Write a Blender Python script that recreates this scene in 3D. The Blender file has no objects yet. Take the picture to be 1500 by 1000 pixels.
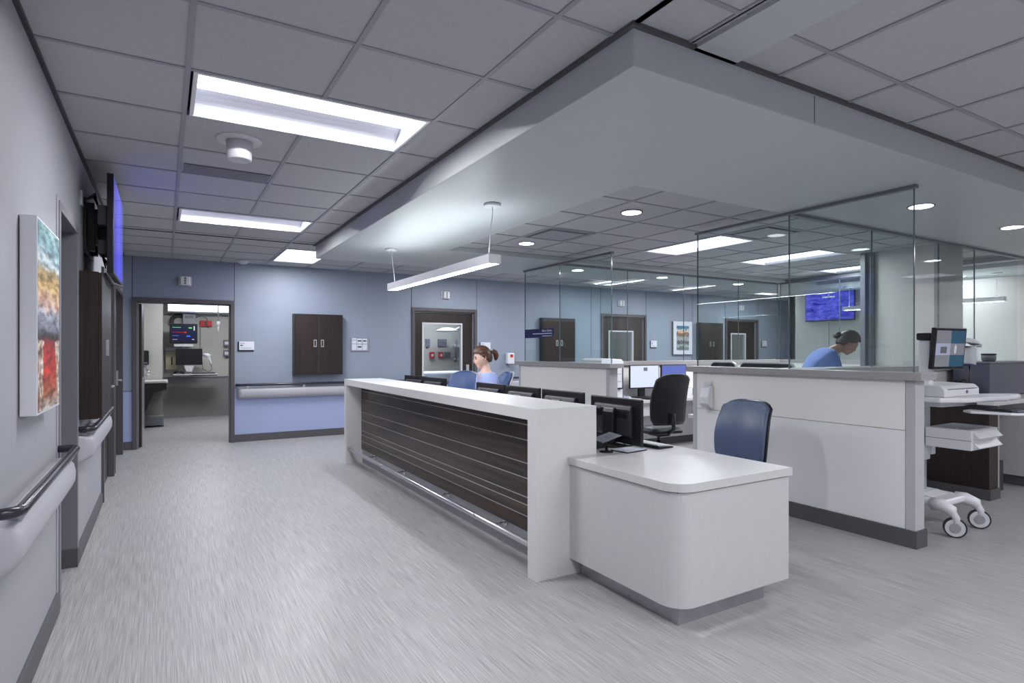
import bpy, bmesh, math, random
from mathutils import Vector, Matrix
random.seed(7)
S = bpy.context.scene
COL = S.collection
R = math.radians

# ------------------------------------------------------------------ camera, world, exposure
cam_d = bpy.data.cameras.new('camera'); cam = bpy.data.objects.new('camera', cam_d); COL.objects.link(cam)
cam_d.sensor_width = 36; cam_d.lens = 20.71; cam_d.shift_y = 13/1500; cam_d.clip_start = .02
cam.location = (0, 0, 1.42); cam.rotation_euler = (R(90), 0, R(-30.58))
S.camera = cam
w = bpy.data.worlds.new('world'); S.world = w; w.use_nodes = True
w.node_tree.nodes['Background'].inputs[0].default_value = (.62, .66, .75, 1)
w.node_tree.nodes['Background'].inputs[1].default_value = .35
vs = S.view_settings
S.display_settings.display_device = 'sRGB'
vs.view_transform = 'Standard'; vs.look = 'None'; vs.gamma = 1; vs.use_curve_mapping = False; vs.exposure = 0.0
cy = S.cycles
cy.max_bounces = 8; cy.diffuse_bounces = 4; cy.glossy_bounces = 3; cy.transmission_bounces = 6; cy.transparent_max_bounces = 16
cy.sample_clamp_indirect = 4; cy.caustics_reflective = False; cy.caustics_refractive = False
cy.use_denoising = True
LIGHT = 4.2             # emission of the troffer lenses
LAMP_W = 38.0           # watts of the lamp in a troffer

# ------------------------------------------------------------------ materials
def lin(c):
    f = lambda v: v/12.92 if v <= .04045 else ((v+.055)/1.055)**2.4
    return tuple(f(v/255) for v in c) + (1,)
def mat(name, col, rough=.5, metal=0, spec=.5, emit=None, es=1, noise=.04, nscale=3, coat=0):
    m = bpy.data.materials.new(name); m.use_nodes = True; nt = m.node_tree; b = nt.nodes['Principled BSDF']
    c = lin(col); b.inputs['Base Color'].default_value = c
    b.inputs['Roughness'].default_value = rough; b.inputs['Metallic'].default_value = metal
    b.inputs['Specular IOR Level'].default_value = spec
    if coat: b.inputs['Coat Weight'].default_value = coat; b.inputs['Coat Roughness'].default_value = .1
    if noise:
        n = nt.nodes.new('ShaderNodeTexNoise'); n.inputs['Scale'].default_value = nscale; n.inputs['Detail'].default_value = 4
        t = nt.nodes.new('ShaderNodeTexCoord'); nt.links.new(t.outputs['Object'], n.inputs['Vector'])
        r = nt.nodes.new('ShaderNodeValToRGB'); nt.links.new(n.outputs['Fac'], r.inputs[0])
        r.color_ramp.elements[0].position = .3; r.color_ramp.elements[1].position = .7
        r.color_ramp.elements[0].color = tuple(v*(1-noise) for v in c[:3])+(1,)
        r.color_ramp.elements[1].color = tuple(min(1, v*(1+noise)) for v in c[:3])+(1,)
        nt.links.new(r.outputs[0], b.inputs['Base Color'])
    if emit:
        b.inputs['Emission Color'].default_value = lin(emit); b.inputs['Emission Strength'].default_value = es
    return m
def wood(name, axis, c1=(62, 44, 40), c2=(28, 20, 19), rough=.35):
    m = bpy.data.materials.new(name); m.use_nodes = True; nt = m.node_tree; b = nt.nodes['Principled BSDF']
    t = nt.nodes.new('ShaderNodeTexCoord'); mp = nt.nodes.new('ShaderNodeMapping')
    sc = [34, 34, 34]; sc['xyz'.index(axis)] = 1.3; mp.inputs['Scale'].default_value = sc
    oi = nt.nodes.new('ShaderNodeObjectInfo'); ad = nt.nodes.new('ShaderNodeVectorMath'); ad.operation = 'ADD'
    mu = nt.nodes.new('ShaderNodeMath'); mu.operation = 'MULTIPLY'; mu.inputs[1].default_value = 20
    nt.links.new(oi.outputs['Random'], mu.inputs[0]); nt.links.new(t.outputs['Object'], ad.inputs[0]); nt.links.new(mu.outputs[0], ad.inputs[1])
    nt.links.new(ad.outputs[0], mp.inputs['Vector'])
    n = nt.nodes.new('ShaderNodeTexNoise'); n.inputs['Scale'].default_value = 1; n.inputs['Detail'].default_value = 6; n.inputs['Distortion'].default_value = .3
    nt.links.new(mp.outputs[0], n.inputs['Vector'])
    r = nt.nodes.new('ShaderNodeValToRGB'); nt.links.new(n.outputs['Fac'], r.inputs[0])
    r.color_ramp.elements[0].position = .32; r.color_ramp.elements[1].position = .7
    r.color_ramp.elements[0].color = lin(c2); r.color_ramp.elements[1].color = lin(c1)
    nt.links.new(r.outputs[0], b.inputs['Base Color']); b.inputs['Roughness'].default_value = rough
    return m
def glass(name, tint=(.93, .965, .96), ior=1.5, rough=0):
    m = bpy.data.materials.new(name); m.use_nodes = True; nt = m.node_tree; nt.nodes.clear()
    o = nt.nodes.new('ShaderNodeOutputMaterial'); mx = nt.nodes.new('ShaderNodeMixShader'); fr = nt.nodes.new('ShaderNodeMath'); fr.operation = 'MULTIPLY_ADD'; fr.inputs[1].default_value = .9; fr.inputs[2].default_value = .035
    lw = nt.nodes.new('ShaderNodeLayerWeight'); lw.inputs[0].default_value = .5; pw = nt.nodes.new('ShaderNodeMath'); pw.operation = 'POWER'; pw.inputs[1].default_value = 5
    nt.links.new(lw.outputs['Facing'], pw.inputs[0]); nt.links.new(pw.outputs[0], fr.inputs[0])
    tr = nt.nodes.new('ShaderNodeBsdfTransparent'); tr.inputs[0].default_value = tint+(1,)
    gl = nt.nodes.new('ShaderNodeBsdfGlossy'); gl.inputs['Roughness'].default_value = rough
    nt.links.new(fr.outputs[0], mx.inputs[0]); nt.links.new(tr.outputs[0], mx.inputs[1]); nt.links.new(gl.outputs[0], mx.inputs[2]); nt.links.new(mx.outputs[0], o.inputs[0])
    return m
def emis(name, col, st):
    m = bpy.data.materials.new(name); m.use_nodes = True; nt = m.node_tree; nt.nodes.clear()
    o = nt.nodes.new('ShaderNodeOutputMaterial'); e = nt.nodes.new('ShaderNodeEmission'); e.inputs[0].default_value = lin(col); e.inputs[1].default_value = st
    nt.links.new(e.outputs[0], o.inputs[0]); return m
def ramp_mat(name, axis, stops, nscale=(3, 3, 12), amt=.25, emit=0, rough=.6, lo=0, hi=1):
    """painted bands along one object axis, broken up by stretched noise"""
    m = bpy.data.materials.new(name); m.use_nodes = True; nt = m.node_tree; b = nt.nodes['Principled BSDF']
    t = nt.nodes.new('ShaderNodeTexCoord'); mp = nt.nodes.new('ShaderNodeMapping'); mp.inputs['Scale'].default_value = nscale
    nt.links.new(t.outputs['Generated'], mp.inputs[0])
    n = nt.nodes.new('ShaderNodeTexNoise'); n.inputs['Scale'].default_value = 1; n.inputs['Detail'].default_value = 8; n.inputs['Roughness'].default_value = .65
    nt.links.new(mp.outputs[0], n.inputs['Vector'])
    sp = nt.nodes.new('ShaderNodeSeparateXYZ'); nt.links.new(t.outputs['Generated'], sp.inputs[0])
    s = nt.nodes.new('ShaderNodeMath'); s.operation = 'SUBTRACT'; s.inputs[1].default_value = .5; nt.links.new(n.outputs['Fac'], s.inputs[0])
    ma = nt.nodes.new('ShaderNodeMath'); ma.operation = 'MULTIPLY_ADD'; ma.inputs[1].default_value = amt
    nt.links.new(s.outputs[0], ma.inputs[0]); nt.links.new(sp.outputs['XYZ'.index(axis.upper())], ma.inputs[2])
    r = nt.nodes.new('ShaderNodeValToRGB'); nt.links.new(ma.outputs[0], r.inputs[0])
    els = r.color_ramp.elements
    while len(els) < len(stops): els.new(.5)
    for e, (p, c) in zip(els, stops): e.position = p; e.color = lin(c)
    nt.links.new(r.outputs[0], b.inputs['Base Color']); b.inputs['Roughness'].default_value = rough
    if emit:
        nt.links.new(r.outputs[0], b.inputs['Emission Color']); b.inputs['Emission Strength'].default_value = emit
    return m

M = {}
M['ceil'] = mat('ceiling_tile_white', (182, 183, 187), .9, nscale=40, noise=.03)
M['grid'] = mat('ceiling_grid_grey', (150, 152, 160), .5, noise=0)
M['soffit'] = mat('soffit_paint', (186, 190, 193), .42, noise=.01)
M['plenum'] = mat('plenum_dark', (90, 92, 98), .9, noise=0)
M['wall'] = mat('wall_grey_paint', (164, 165, 172), .55, noise=.015)
M['blue'] = mat('wall_blue_paint', (146, 157, 174), .5, noise=.015)
M['blue2'] = mat('wall_blue_wainscot', (162, 174, 212), .45, noise=.015)
M['bluedk'] = mat('wall_blue_header', (136, 144, 166), .5, noise=.015)
M['beige'] = mat('wall_beige_paint', (190, 187, 186), .55, noise=.015)
M['room'] = mat('room_wall_paint', (178, 178, 172), .6, noise=.02)
M['roomdk'] = mat('room_wainscot', (128, 126, 126), .5, noise=.02)
M['base'] = mat('base_rubber', (84, 82, 86), .5, noise=.03)
M['frame'] = mat('door_frame_grey', (86, 82, 86), .4, noise=.02)
M['framelt'] = mat('door_jamb_light', (120, 120, 128), .45, noise=.02)
M['seam'] = mat('seam_dark', (70, 74, 90), .6, noise=0)
M['quartz'] = mat('quartz_white', (226, 224, 224), .28, nscale=60, noise=.02)
M['lam'] = mat('laminate_grey', (200, 198, 200), .38, nscale=30, noise=.02)
M['lamtop'] = mat('laminate_top', (206, 204, 205), .3, nscale=40, noise=.03)
M['panel'] = mat('partition_cream', (244, 242, 238), .4, noise=.01)
M['panel2'] = mat('partition_grey', (238, 238, 240), .4, noise=.01)
M['cap'] = mat('partition_cap', (166, 162, 164), .3, nscale=50, noise=.05)
M['post'] = mat('partition_post', (190, 188, 192), .4, noise=.03)
M['steel'] = mat('stainless_steel', (214, 214, 218), .34, metal=1, noise=.03, nscale=20)
M['steelb'] = mat('brushed_kick', (176, 176, 182), .36, metal=.85, noise=.06, nscale=20)
M['chrome'] = mat('chrome', (215, 215, 220), .08, metal=1, noise=0)
M['alu'] = mat('aluminium_strip', (200, 198, 200), .3, metal=.7, noise=0)
M['black'] = mat('black_plastic', (22, 22, 27), .35, noise=.05)
M['dark'] = mat('charcoal_plastic', (40, 40, 48), .4, noise=.05)
M['grey'] = mat('grey_plastic', (112, 114, 124), .4, noise=.03)
M['bluegrey'] = mat('slate_cabinet', (84, 88, 104), .4, noise=.03)
M['white'] = mat('white_plastic', (226, 227, 232), .3, noise=.01)
M['offw'] = mat('offwhite_plastic', (205, 206, 212), .4, noise=.02)
M['rail'] = mat('handrail_dark', (46, 44, 54), .25, noise=.03)
M['bump'] = mat('bumper_vinyl', (178, 178, 186), .4, noise=.01)
M['vinyl'] = mat('chair_vinyl_blue', (86, 100, 128), .36, noise=.03, nscale=30)
M['vinyl2'] = mat('chair_vinyl_bright', (72, 98, 150), .4, noise=.03, nscale=30)
M['mesh'] = mat('chair_dark_vinyl', (20, 20, 32), .42, noise=.05, nscale=30)
M['key'] = mat('keycap_light', (232, 233, 238), .4, noise=0)
M['keydk'] = mat('keycap_dark', (52, 52, 60), .4, noise=0)
M['red'] = mat('red_plastic', (190, 30, 34), .35, noise=.03)
M['navy'] = mat('navy_sign', (22, 24, 84), .4, noise=.04)
M['lettering'] = mat('sign_lettering', (205, 208, 235), .5, noise=0, emit=(205, 208, 235), es=.12)
M['ink'] = mat('dark_print', (60, 62, 74), .6, noise=0)
M['inkblk'] = mat('black_insert', (24, 24, 30), .5, noise=0)
M['paper'] = mat('sign_white', (222, 226, 236), .4, noise=0)
M['cream'] = mat('box_cream', (206, 198, 170), .5, noise=.02)
M['scrub'] = mat('scrubs_lilac_blue', (168, 182, 232), .8, noise=.08, nscale=14)
M['scrub2'] = mat('scrubs_blue', (98, 122, 186), .8, noise=.1, nscale=14)
M['skin'] = mat('skin_light', (232, 194, 174), .5, noise=.03)
M['skin2'] = mat('skin_tan', (168, 128, 112), .5, noise=.03)
M['lips'] = mat('lips', (176, 104, 100), .5, noise=0)
M['eyew'] = mat('eye_white', (225, 225, 225), .3, noise=0)
M['hair'] = mat('hair_auburn', (84, 54, 40), .4, noise=.35, nscale=60)
M['hair2'] = mat('hair_dark_brown', (62, 54, 54), .45, noise=.4, nscale=60)
M['shoe'] = mat('shoe_white', (210, 210, 214), .5, noise=.02)
M['bed'] = mat('linen_white', (225, 228, 235), .7, noise=.03)
M['wz'] = wood('walnut_vertical', 'z'); M['wy'] = wood('walnut_along', 'y', (80, 60, 50), (25, 20, 20), .3); M['wz2'] = wood('walnut_door', 'z', (50, 34, 30), (26, 18, 17), .45)
M['glass'] = glass('partition_glass'); M['glassedge'] = mat('glass_edge', (104, 120, 124), .15, noise=0)
M['pane'] = glass('door_glass', (.88, .91, .94))
M['roomlens'] = emis('room_lamp_lens', (244, 246, 252), 11); M['examlens'] = emis('exam_lamp_lens', (244, 247, 252), 27)
M['lens'] = emis('lamp_lens', (238, 240, 255), LIGHT)
M['lensup'] = emis('pendant_uplight', (238, 247, 250), 18)
M['lensdn'] = emis('pendant_downlight', (244, 247, 252), 42)
M['can'] = emis('downlight_lens', (240, 245, 255), 12)
M['strip'] = emis('wall_light_lens', (225, 232, 255), 6)
M['refl'] = mat('reflector_white', (225, 226, 235), .45, noise=0)

def floor_mat():
    m = bpy.data.materials.new('floor_vinyl'); m.use_nodes = True; nt = m.node_tree; b = nt.nodes['Principled BSDF']
    t = nt.nodes.new('ShaderNodeTexCoord')
    def noise(scale, det):
        mp = nt.nodes.new('ShaderNodeMapping'); mp.inputs['Scale'].default_value = scale
        n = nt.nodes.new('ShaderNodeTexNoise'); n.inputs['Scale'].default_value = 1; n.inputs['Detail'].default_value = det
        nt.links.new(t.outputs['Object'], mp.inputs[0]); nt.links.new(mp.outputs[0], n.inputs['Vector']); return n
    a = noise((420, 4.5, 1), 1.5); c = noise((170, 2.4, 1), 1); d = noise((.7, .35, 1), 2)
    m1 = nt.nodes.new('ShaderNodeMath'); m1.operation = 'MULTIPLY_ADD'; m1.inputs[1].default_value = .6
    nt.links.new(a.outputs['Fac'], m1.inputs[0])
    m2 = nt.nodes.new('ShaderNodeMath'); m2.operation = 'MULTIPLY'; m2.inputs[1].default_value = .4; nt.links.new(c.outputs['Fac'], m2.inputs[0]); nt.links.new(m2.outputs[0], m1.inputs[2])
    r = nt.nodes.new('ShaderNodeValToRGB'); nt.links.new(m1.outputs[0], r.inputs[0])
    r.color_ramp.elements[0].position = .36; r.color_ramp.elements[0].color = lin((140, 139, 141))
    r.color_ramp.elements[1].position = .62; r.color_ramp.elements[1].color = lin((184, 184, 185))
    nt.links.new(r.outputs[0], b.inputs['Base Color'])
    b.inputs['Roughness'].default_value = .38; b.inputs['Specular IOR Level'].default_value = .35
    bp = nt.nodes.new('ShaderNodeBump'); bp.inputs['Strength'].default_value = .04; nt.links.new(m1.outputs[0], bp.inputs['Height']); nt.links.new(bp.outputs[0], b.inputs['Normal'])
    return m
M['floor'] = floor_mat()

# ------------------------------------------------------------------ mesh helpers
BASE = {}
class MB:
    def __init__(s): s.v = []; s.f = []; s.sm = []
    def add(s, vs_, fs, smooth=False):
        k = len(s.v); s.v += [Vector(p) for p in vs_]; s.f += [tuple(i+k for i in f) for f in fs]; s.sm += [smooth]*len(fs); return s
    def box(s, x0, x1, y0, y1, z0, z1):
        if x0 > x1: x0, x1 = x1, x0
        if y0 > y1: y0, y1 = y1, y0
        if z0 > z1: z0, z1 = z1, z0
        return s.add([(x0,y0,z0),(x1,y0,z0),(x1,y1,z0),(x0,y1,z0),(x0,y0,z1),(x1,y0,z1),(x1,y1,z1),(x0,y1,z1)],
                     [(0,3,2,1),(4,5,6,7),(0,1,5,4),(1,2,6,5),(2,3,7,6),(3,0,4,7)])
    def cyl(s, p0, p1, r, r2=None, n=16):
        p0 = Vector(p0); p1 = Vector(p1); r2 = r if r2 is None else r2
        d = (p1-p0).normalized(); a = d.orthogonal().normalized(); b = d.cross(a)
        vv = []
        for p, q in ((p0, r), (p1, r2)):
            for i in range(n):
                t = 2*math.pi*i/n; vv.append(p+a*math.cos(t)*q+b*math.sin(t)*q)
        k = len(s.v); s.v += vv
        for i in range(n): s.f.append((k+i, k+(i+1) % n, k+n+(i+1) % n, k+n+i)); s.sm.append(True)
        s.f.append(tuple(k+i for i in reversed(range(n)))); s.f.append(tuple(k+n+i for i in range(n))); s.sm += [False, False]
        return s
    def tube(s, pts, r, n=10):
        pts = [Vector(p) for p in pts]; k = len(s.v); up = None
        for i, p in enumerate(pts):
            d = ((pts[min(i+1, len(pts)-1)]-pts[max(i-1, 0)])).normalized()
            if up is None: up = d.orthogonal().normalized()
            up = (up-d*up.dot(d)).normalized(); b = d.cross(up); rr = r[i] if isinstance(r, (list, tuple)) else r
            for j in range(n):
                t = 2*math.pi*j/n; s.v.append(p+up*math.cos(t)*rr+b*math.sin(t)*rr)
        for i in range(len(pts)-1):
            for j in range(n): s.f.append((k+i*n+j, k+i*n+(j+1) % n, k+(i+1)*n+(j+1) % n, k+(i+1)*n+j)); s.sm.append(True)
        s.f.append(tuple(k+j for j in reversed(range(n)))); s.f.append(tuple(k+(len(pts)-1)*n+j for j in range(n))); s.sm += [False, False]
        return s
    def prism(s, poly, axis, a, b, smooth=False):
        """poly in the two other axes (in xyz order), extruded from a to b"""
        i = 'xyz'.index(axis); n = len(poly); k = len(s.v)
        for h in (a, b):
            for p in poly:
                q = list(p); q.insert(i, h); s.v.append(Vector(q))
        for j in range(n): s.f.append((k+j, k+(j+1) % n, k+n+(j+1) % n, k+n+j)); s.sm.append(smooth)
        s.f.append(tuple(k+j for j in reversed(range(n)))); s.f.append(tuple(k+n+j for j in range(n))); s.sm += [False, False]
        return s
    def lathe(s, prof, c=(0, 0, 0), n=20):
        k = len(s.v); m = len(prof)
        for (r, z) in prof:
            for j in range(n):
                t = 2*math.pi*j/n; s.v.append(Vector((c[0]+r*math.cos(t), c[1]+r*math.sin(t), c[2]+z)))
        for i in range(m-1):
            for j in range(n): s.f.append((k+i*n+j, k+i*n+(j+1) % n, k+(i+1)*n+(j+1) % n, k+(i+1)*n+j)); s.sm.append(True)
        s.f.append(tuple(k+j for j in reversed(range(n)))); s.f.append(tuple(k+(m-1)*n+j for j in range(n))); s.sm += [False, False]
        return s
    def ball(s, c, r, n=12, sc=(1, 1, 1)):
        pr = [(max(1e-4, math.sin(math.pi*i/n))*r, -math.cos(math.pi*i/n)*r) for i in range(n+1)]
        k = len(s.v); s.lathe(pr, (0, 0, 0), n*2)
        for v in s.v[k:]: v.x = v.x*sc[0]+c[0]; v.y = v.y*sc[1]+c[1]; v.z = v.z*sc[2]+c[2]
        return s
    def grid(s, fn, nu, nv, th=0):
        """surface fn(u,v)->(x,y,z), optional thickness along its normal"""
        P = [[Vector(fn(i/nu, j/nv)) for j in range(nv+1)] for i in range(nu+1)]
        k = len(s.v)
        if not th:
            for row in P: s.v += row
            for i in range(nu):
                for j in range(nv): a = k+i*(nv+1)+j; s.f.append((a, a+1, a+nv+2, a+nv+1)); s.sm.append(True)
            return s
        N = [[None]*(nv+1) for _ in range(nu+1)]
        for i in range(nu+1):
            for j in range(nv+1):
                a = P[min(i+1, nu)][j]-P[max(i-1, 0)][j]; b = P[i][min(j+1, nv)]-P[i][max(j-1, 0)]; N[i][j] = a.cross(b).normalized()
        W = (nu+1)*(nv+1); ix = lambda i, j, t: k+t*W+i*(nv+1)+j
        for row in P: s.v += row
        for i in range(nu+1): s.v += [P[i][j]+N[i][j]*th for j in range(nv+1)]
        for i in range(nu):
            for j in range(nv):
                s.f.append((ix(i,j,0), ix(i,j+1,0), ix(i+1,j+1,0), ix(i+1,j,0))); s.f.append((ix(i,j,1), ix(i+1,j,1), ix(i+1,j+1,1), ix(i,j+1,1))); s.sm += [True, True]
        for i in range(nu):
            for j in (0, nv): s.f.append((ix(i,j,0), ix(i+1,j,0), ix(i+1,j,1), ix(i,j,1))); s.sm.append(True)
        for j in range(nv):
            for i in (0, nu): s.f.append((ix(i,j,0), ix(i,j+1,0), ix(i,j+1,1), ix(i,j,1))); s.sm.append(True)
        return s
    def build(s, name, m, parent=None, bevel=0, seg=2, kind=None):
        b = Vector(BASE.get(parent.name, (0, 0, 0))) if parent else Vector((0, 0, 0))
        me = bpy.data.meshes.new(name); me.from_pydata([tuple(v-b) for v in s.v], [], s.f)
        for p, q in zip(me.polygons, s.sm): p.use_smooth = q
        bm = bmesh.new(); bm.from_mesh(me); bmesh.ops.recalc_face_normals(bm, faces=bm.faces); bm.to_mesh(me); bm.free()
        me.materials.append(m); o = bpy.data.objects.new(name, me); COL.objects.link(o)
        if parent: o.parent = parent; BASE[o.name] = tuple(b)
        if bevel:
            md = o.modifiers.new('bevel', 'BEVEL'); md.width = bevel; md.segments = seg; md.limit_method = 'ANGLE'; md.angle_limit = R(40)
        if kind: o['kind'] = kind
        return o
def B(*a): return MB().box(*a)
def T(name, label, cat, loc=(0, 0, 0), group=None, rotz=None):
    """an Empty at a thing's base; parts are given in world coordinates, or in local ones when rotz is set"""
    o = bpy.data.objects.new(name, None); COL.objects.link(o); o.location = loc; o.empty_display_size = .1
    o['label'] = label; o['category'] = cat
    if group: o['group'] = group
    if rotz is None: BASE[o.name] = tuple(loc)
    else: o.rotation_euler = (0, 0, R(rotz)); BASE[o.name] = (0, 0, 0)
    return o
def struct(mb, name, m, **k): return mb.build(name, m, None, kind='structure', **k)
def part_copy(src, name, parent, loc):
    o = bpy.data.objects.new(name, src.data); COL.objects.link(o); o.parent = parent; o.location = loc
    for md in src.modifiers:
        q = o.modifiers.new(md.name, md.type)
        if md.type == 'BEVEL': q.width = md.width; q.segments = md.segments; q.limit_method = 'ANGLE'; q.angle_limit = md.angle_limit
    return o
def dup(root, loc, rotz, label, group=None):
    r = root.copy(); COL.objects.link(r); r.location = loc; r.rotation_euler = (0, 0, R(rotz)); r['label'] = label
    if group: r['group'] = group
    for ch in list(root.children):
        c = ch.copy(); COL.objects.link(c); c.parent = r
        for g in list(ch.children): d = g.copy(); COL.objects.link(d); d.parent = c
    return r
def rrect(x0, x1, y0, y1, r, n=6, corners='abcd'):
    """rounded rectangle, corners a=(x0,y0) b=(x1,y0) c=(x1,y1) d=(x0,y1)"""
    out = []
    for nm, cx, cy_, sx, sy, t0 in (('a', x0, y0, 1, 1, 180), ('b', x1, y0, -1, 1, 270), ('c', x1, y1, -1, -1, 0), ('d', x0, y1, 1, -1, 90)):
        if nm in corners:
            for i in range(n+1):
                t = R(t0+90*i/n); out.append((cx+sx*r+r*math.cos(t), cy_+sy*r+r*math.sin(t)))
        else: out.append((cx, cy_))
    return out

# ================================================================== THE SETTING
CZ, SZ, IZ = 2.77, 2.60, 2.65       # corridor ceiling, soffit underside, inner ceiling
XL, YB, XR = -.5, 10.03, 12.5
struct(B(-3, 16.5, -3.5, 15, -.1, 0), 'floor', M['floor'])
ceiling = struct(B(-3, 16.5, -3.5, YB+.1, 2.93, 2.98), 'ceiling', M['plenum'])

# light fixtures (rectangles in the ceiling: x0,x1,y0,y1,z)
FIX = [
 (.125, 1.355, 3.235, 3.855, CZ, 'large recessed ceiling light nearest the camera above the corridor', 1),
 (.125, 1.355, 6.42, 7.03, CZ, 'recessed ceiling light beyond the ceiling speaker above the corridor', 1),
 (1.40, 2.01, 8.27, 9.49, CZ, 'recessed ceiling light past the end of the soffit by the blue wall', 2),
 (.125, 1.355, .06, .68, CZ, 'recessed ceiling light above the camera', 1),
 (.125, 1.355, -2.4, -1.8, CZ, 'recessed ceiling light behind the camera', 1),
 (2.615, 3.815, -.905, -.295, CZ, 'added out-of-view fill light over the open floor before the desk', 1),  # this and the next three are added out of view to brighten upright faces
 (2.615, 3.815, -2.765, -2.155, CZ, 'added out-of-view fill light over the open floor by the front wall', 1),
 (5.035, 6.235, -.905, -.295, CZ, 'added out-of-view fill light beside the camera over the open floor', 1),
 (5.035, 6.235, -2.765, -2.155, CZ, 'added out-of-view fill light beside the front wall over the open floor', 1),
 (8.665, 9.865, -.285, .325, CZ, 'recessed ceiling light over the floor past the casework', 1),
 (5.13, 5.70, 4.29, 5.47, IZ, 'recessed ceiling light with glass edge across it, nearest over the station', 2),
 (6.90, 7.49, 4.29, 5.47, IZ, 'middle recessed ceiling light behind the glass over the station', 2),
 (8.70, 9.27, 4.29, 5.47, IZ, 'recessed ceiling light farthest behind the glass near the pillar', 2),
 (4.40, 5.02, 8.44, 9.04, CZ, 'small recessed ceiling light behind the pendant lamp', 1),
 (6.95, 8.15, 8.35, 8.95, CZ, 'recessed ceiling light near the third wood door, seen through glass', 1),
 (9.10, 10.30, 8.35, 8.95, CZ, 'recessed ceiling light above the framed painting, seen through glass', 1),
 (11.9, 13.1, 8.6, 9.2, CZ, 'recessed ceiling light at the far end of the back corridor', 1),
 (11.62, 12.22, 4.6, 5.8, CZ, 'recessed ceiling light beside the beige end wall', 2),
 (11.62, 12.22, .6, 1.8, CZ, 'recessed ceiling light at the near end of the beige end wall', 2),
]
def inside_fix(x, y, z): return any(a-.02 < x < b+.02 and c-.02 < y < d+.02 and abs(z-zz) < .03 for a, b, c, d, zz, _, _ in FIX)
# other things that fill a tile
VENT = [(3.34, 3.90, 4.90, 5.46, IZ), (5.13, 5.70, 3.70, 4.26, IZ)]
def is_vent(x, y, z): return any(a-.02 < x < b+.02 and c-.02 < y < d+.02 and abs(z-zz) < .03 for a, b, c, d, zz in VENT)
tile_mesh = {}
def tiles(xs, ys, z, skip=None):
    grid = MB(); g = .012
    x0, x1, y0, y1 = xs[0], xs[-1], ys[0], ys[-1]
    def bars_(u0, u1, cuts):
        out = []; p = u0
        for a, b in sorted(cuts):
            if a > p and p < u1: out.append((p, min(a, u1)))
            p = max(p, b)
        if p < u1: out.append((p, u1))
        return out
    fx_ = [f for f in FIX if abs(f[4]-z) < .03]
    for i, x in enumerate(xs):
        for a, b in bars_(y0, y1, [(f[2]-.012, f[3]+.012) for f in fx_ if f[0]+.03 < x < f[1]-.03]): grid.box(x-g, x+g, a, b, z, z+.03)
    for j, y in enumerate(ys):
        for i in range(len(xs)-1):
            for a, b in bars_(xs[i]+g, xs[i+1]-g, [(f[0]-.012, f[1]+.012) for f in fx_ if f[2]+.03 < y < f[3]-.03]): grid.box(a, b, y-g, y+g, z+.0005, z+.03)
    grid.build('ceiling_grid', M['grid'], ceiling)
    for i in range(len(xs)-1):
        for j in range(len(ys)-1):
            cx, cy_ = (xs[i]+xs[i+1])/2, (ys[j]+ys[j+1])/2
            if inside_fix(cx, cy_, z) or is_vent(cx, cy_, z) or (skip and skip(cx, cy_)): continue
            wx, wy = round(xs[i+1]-xs[i]-.022, 3), round(ys[j+1]-ys[j]-.022, 3)
            key = (wx, wy)
            if key not in tile_mesh: tile_mesh[key] = B(-wx/2, wx/2, -wy/2, wy/2, .006, .03).build('ceiling_tile', M['ceil'], ceiling); o = tile_mesh[key]
            else: o = part_copy(tile_mesh[key], 'ceiling_tile', ceiling, (0, 0, 0))
            o.location = (cx, cy_, z)
def seq(a, b, s, off):
    """grid lines between a and b through off with step s"""
    k = math.ceil((a-off)/s+1e-6); out = [a]
    while off+k*s < b-1e-6:
        if off+k*s-a > .06: out.append(off+k*s)
        k += 1
    if b-out[-1] < .06: out.pop()
    return out+[b]
P_ = .635
tiles([XL, .10, .74, 1.375, 1.68], seq(-3.4, 7.8, P_, 3.23), CZ)
tiles([XL, .10, .74]+[1.375+P_*k for k in range(24)], seq(7.8, YB, P_, 8.265), CZ)
tiles([2.61+.605*k for k in range(-1, 20)], seq(-3.4, 1.85, .62, 1.57), CZ)
tiles([1.68, 1.99], seq(-3.4, 1.85, .62, 1.57), CZ)
tiles([11.6, 12.5], seq(1.85, 7.8, P_, 3.23), CZ)
tiles(seq(2.9, 10.2, .59, 5.11), seq(3.19, 6.38, .59, 4.285), IZ)
# plain band with the dark linear slot, front of the soffit corner
B(2.03, 2.30, -3.4, 1.85, CZ-.012, CZ+.03).build('plain_band', M['soffit'], ceiling)
B(1.99, 2.03, -3.4, 1.85, CZ+.01, CZ+.03).build('slot_diffuser', M['black'], ceiling)
# the dropped soffit: a ring with an opening over the station
SX0, SX1, SY0, SY1 = 1.68, 11.6, 1.85, 7.8
OX0, OX1, OY0, OY1 = 2.9, 10.2, 3.19, 6.38
sf = MB()
def ring(mb, z0, z1):
    o = [(SX0,SY0),(SX1,SY0),(SX1,SY1),(SX0,SY1)]; i = [(OX0,OY0),(OX1,OY0),(OX1,OY1),(OX0,OY1)]
    vv = [(x,y,z0) for x,y in o]+[(x,y,z0) for x,y in i]+[(x,y,z1) for x,y in o]+[(x,y,z1) for x,y in i]
    ff = []
    for a in range(4):
        b = (a+1) % 4
        ff += [(a, b, 4+b, 4+a), (8+a, 12+a, 12+b, 8+b), (a, 8+a, 8+b, b), (4+a, 4+b, 12+b, 12+a)]
    return mb.add(vv, ff)
ring(sf, SZ, 2.93).build('soffit', M['soffit'], ceiling, bevel=.004)
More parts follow.
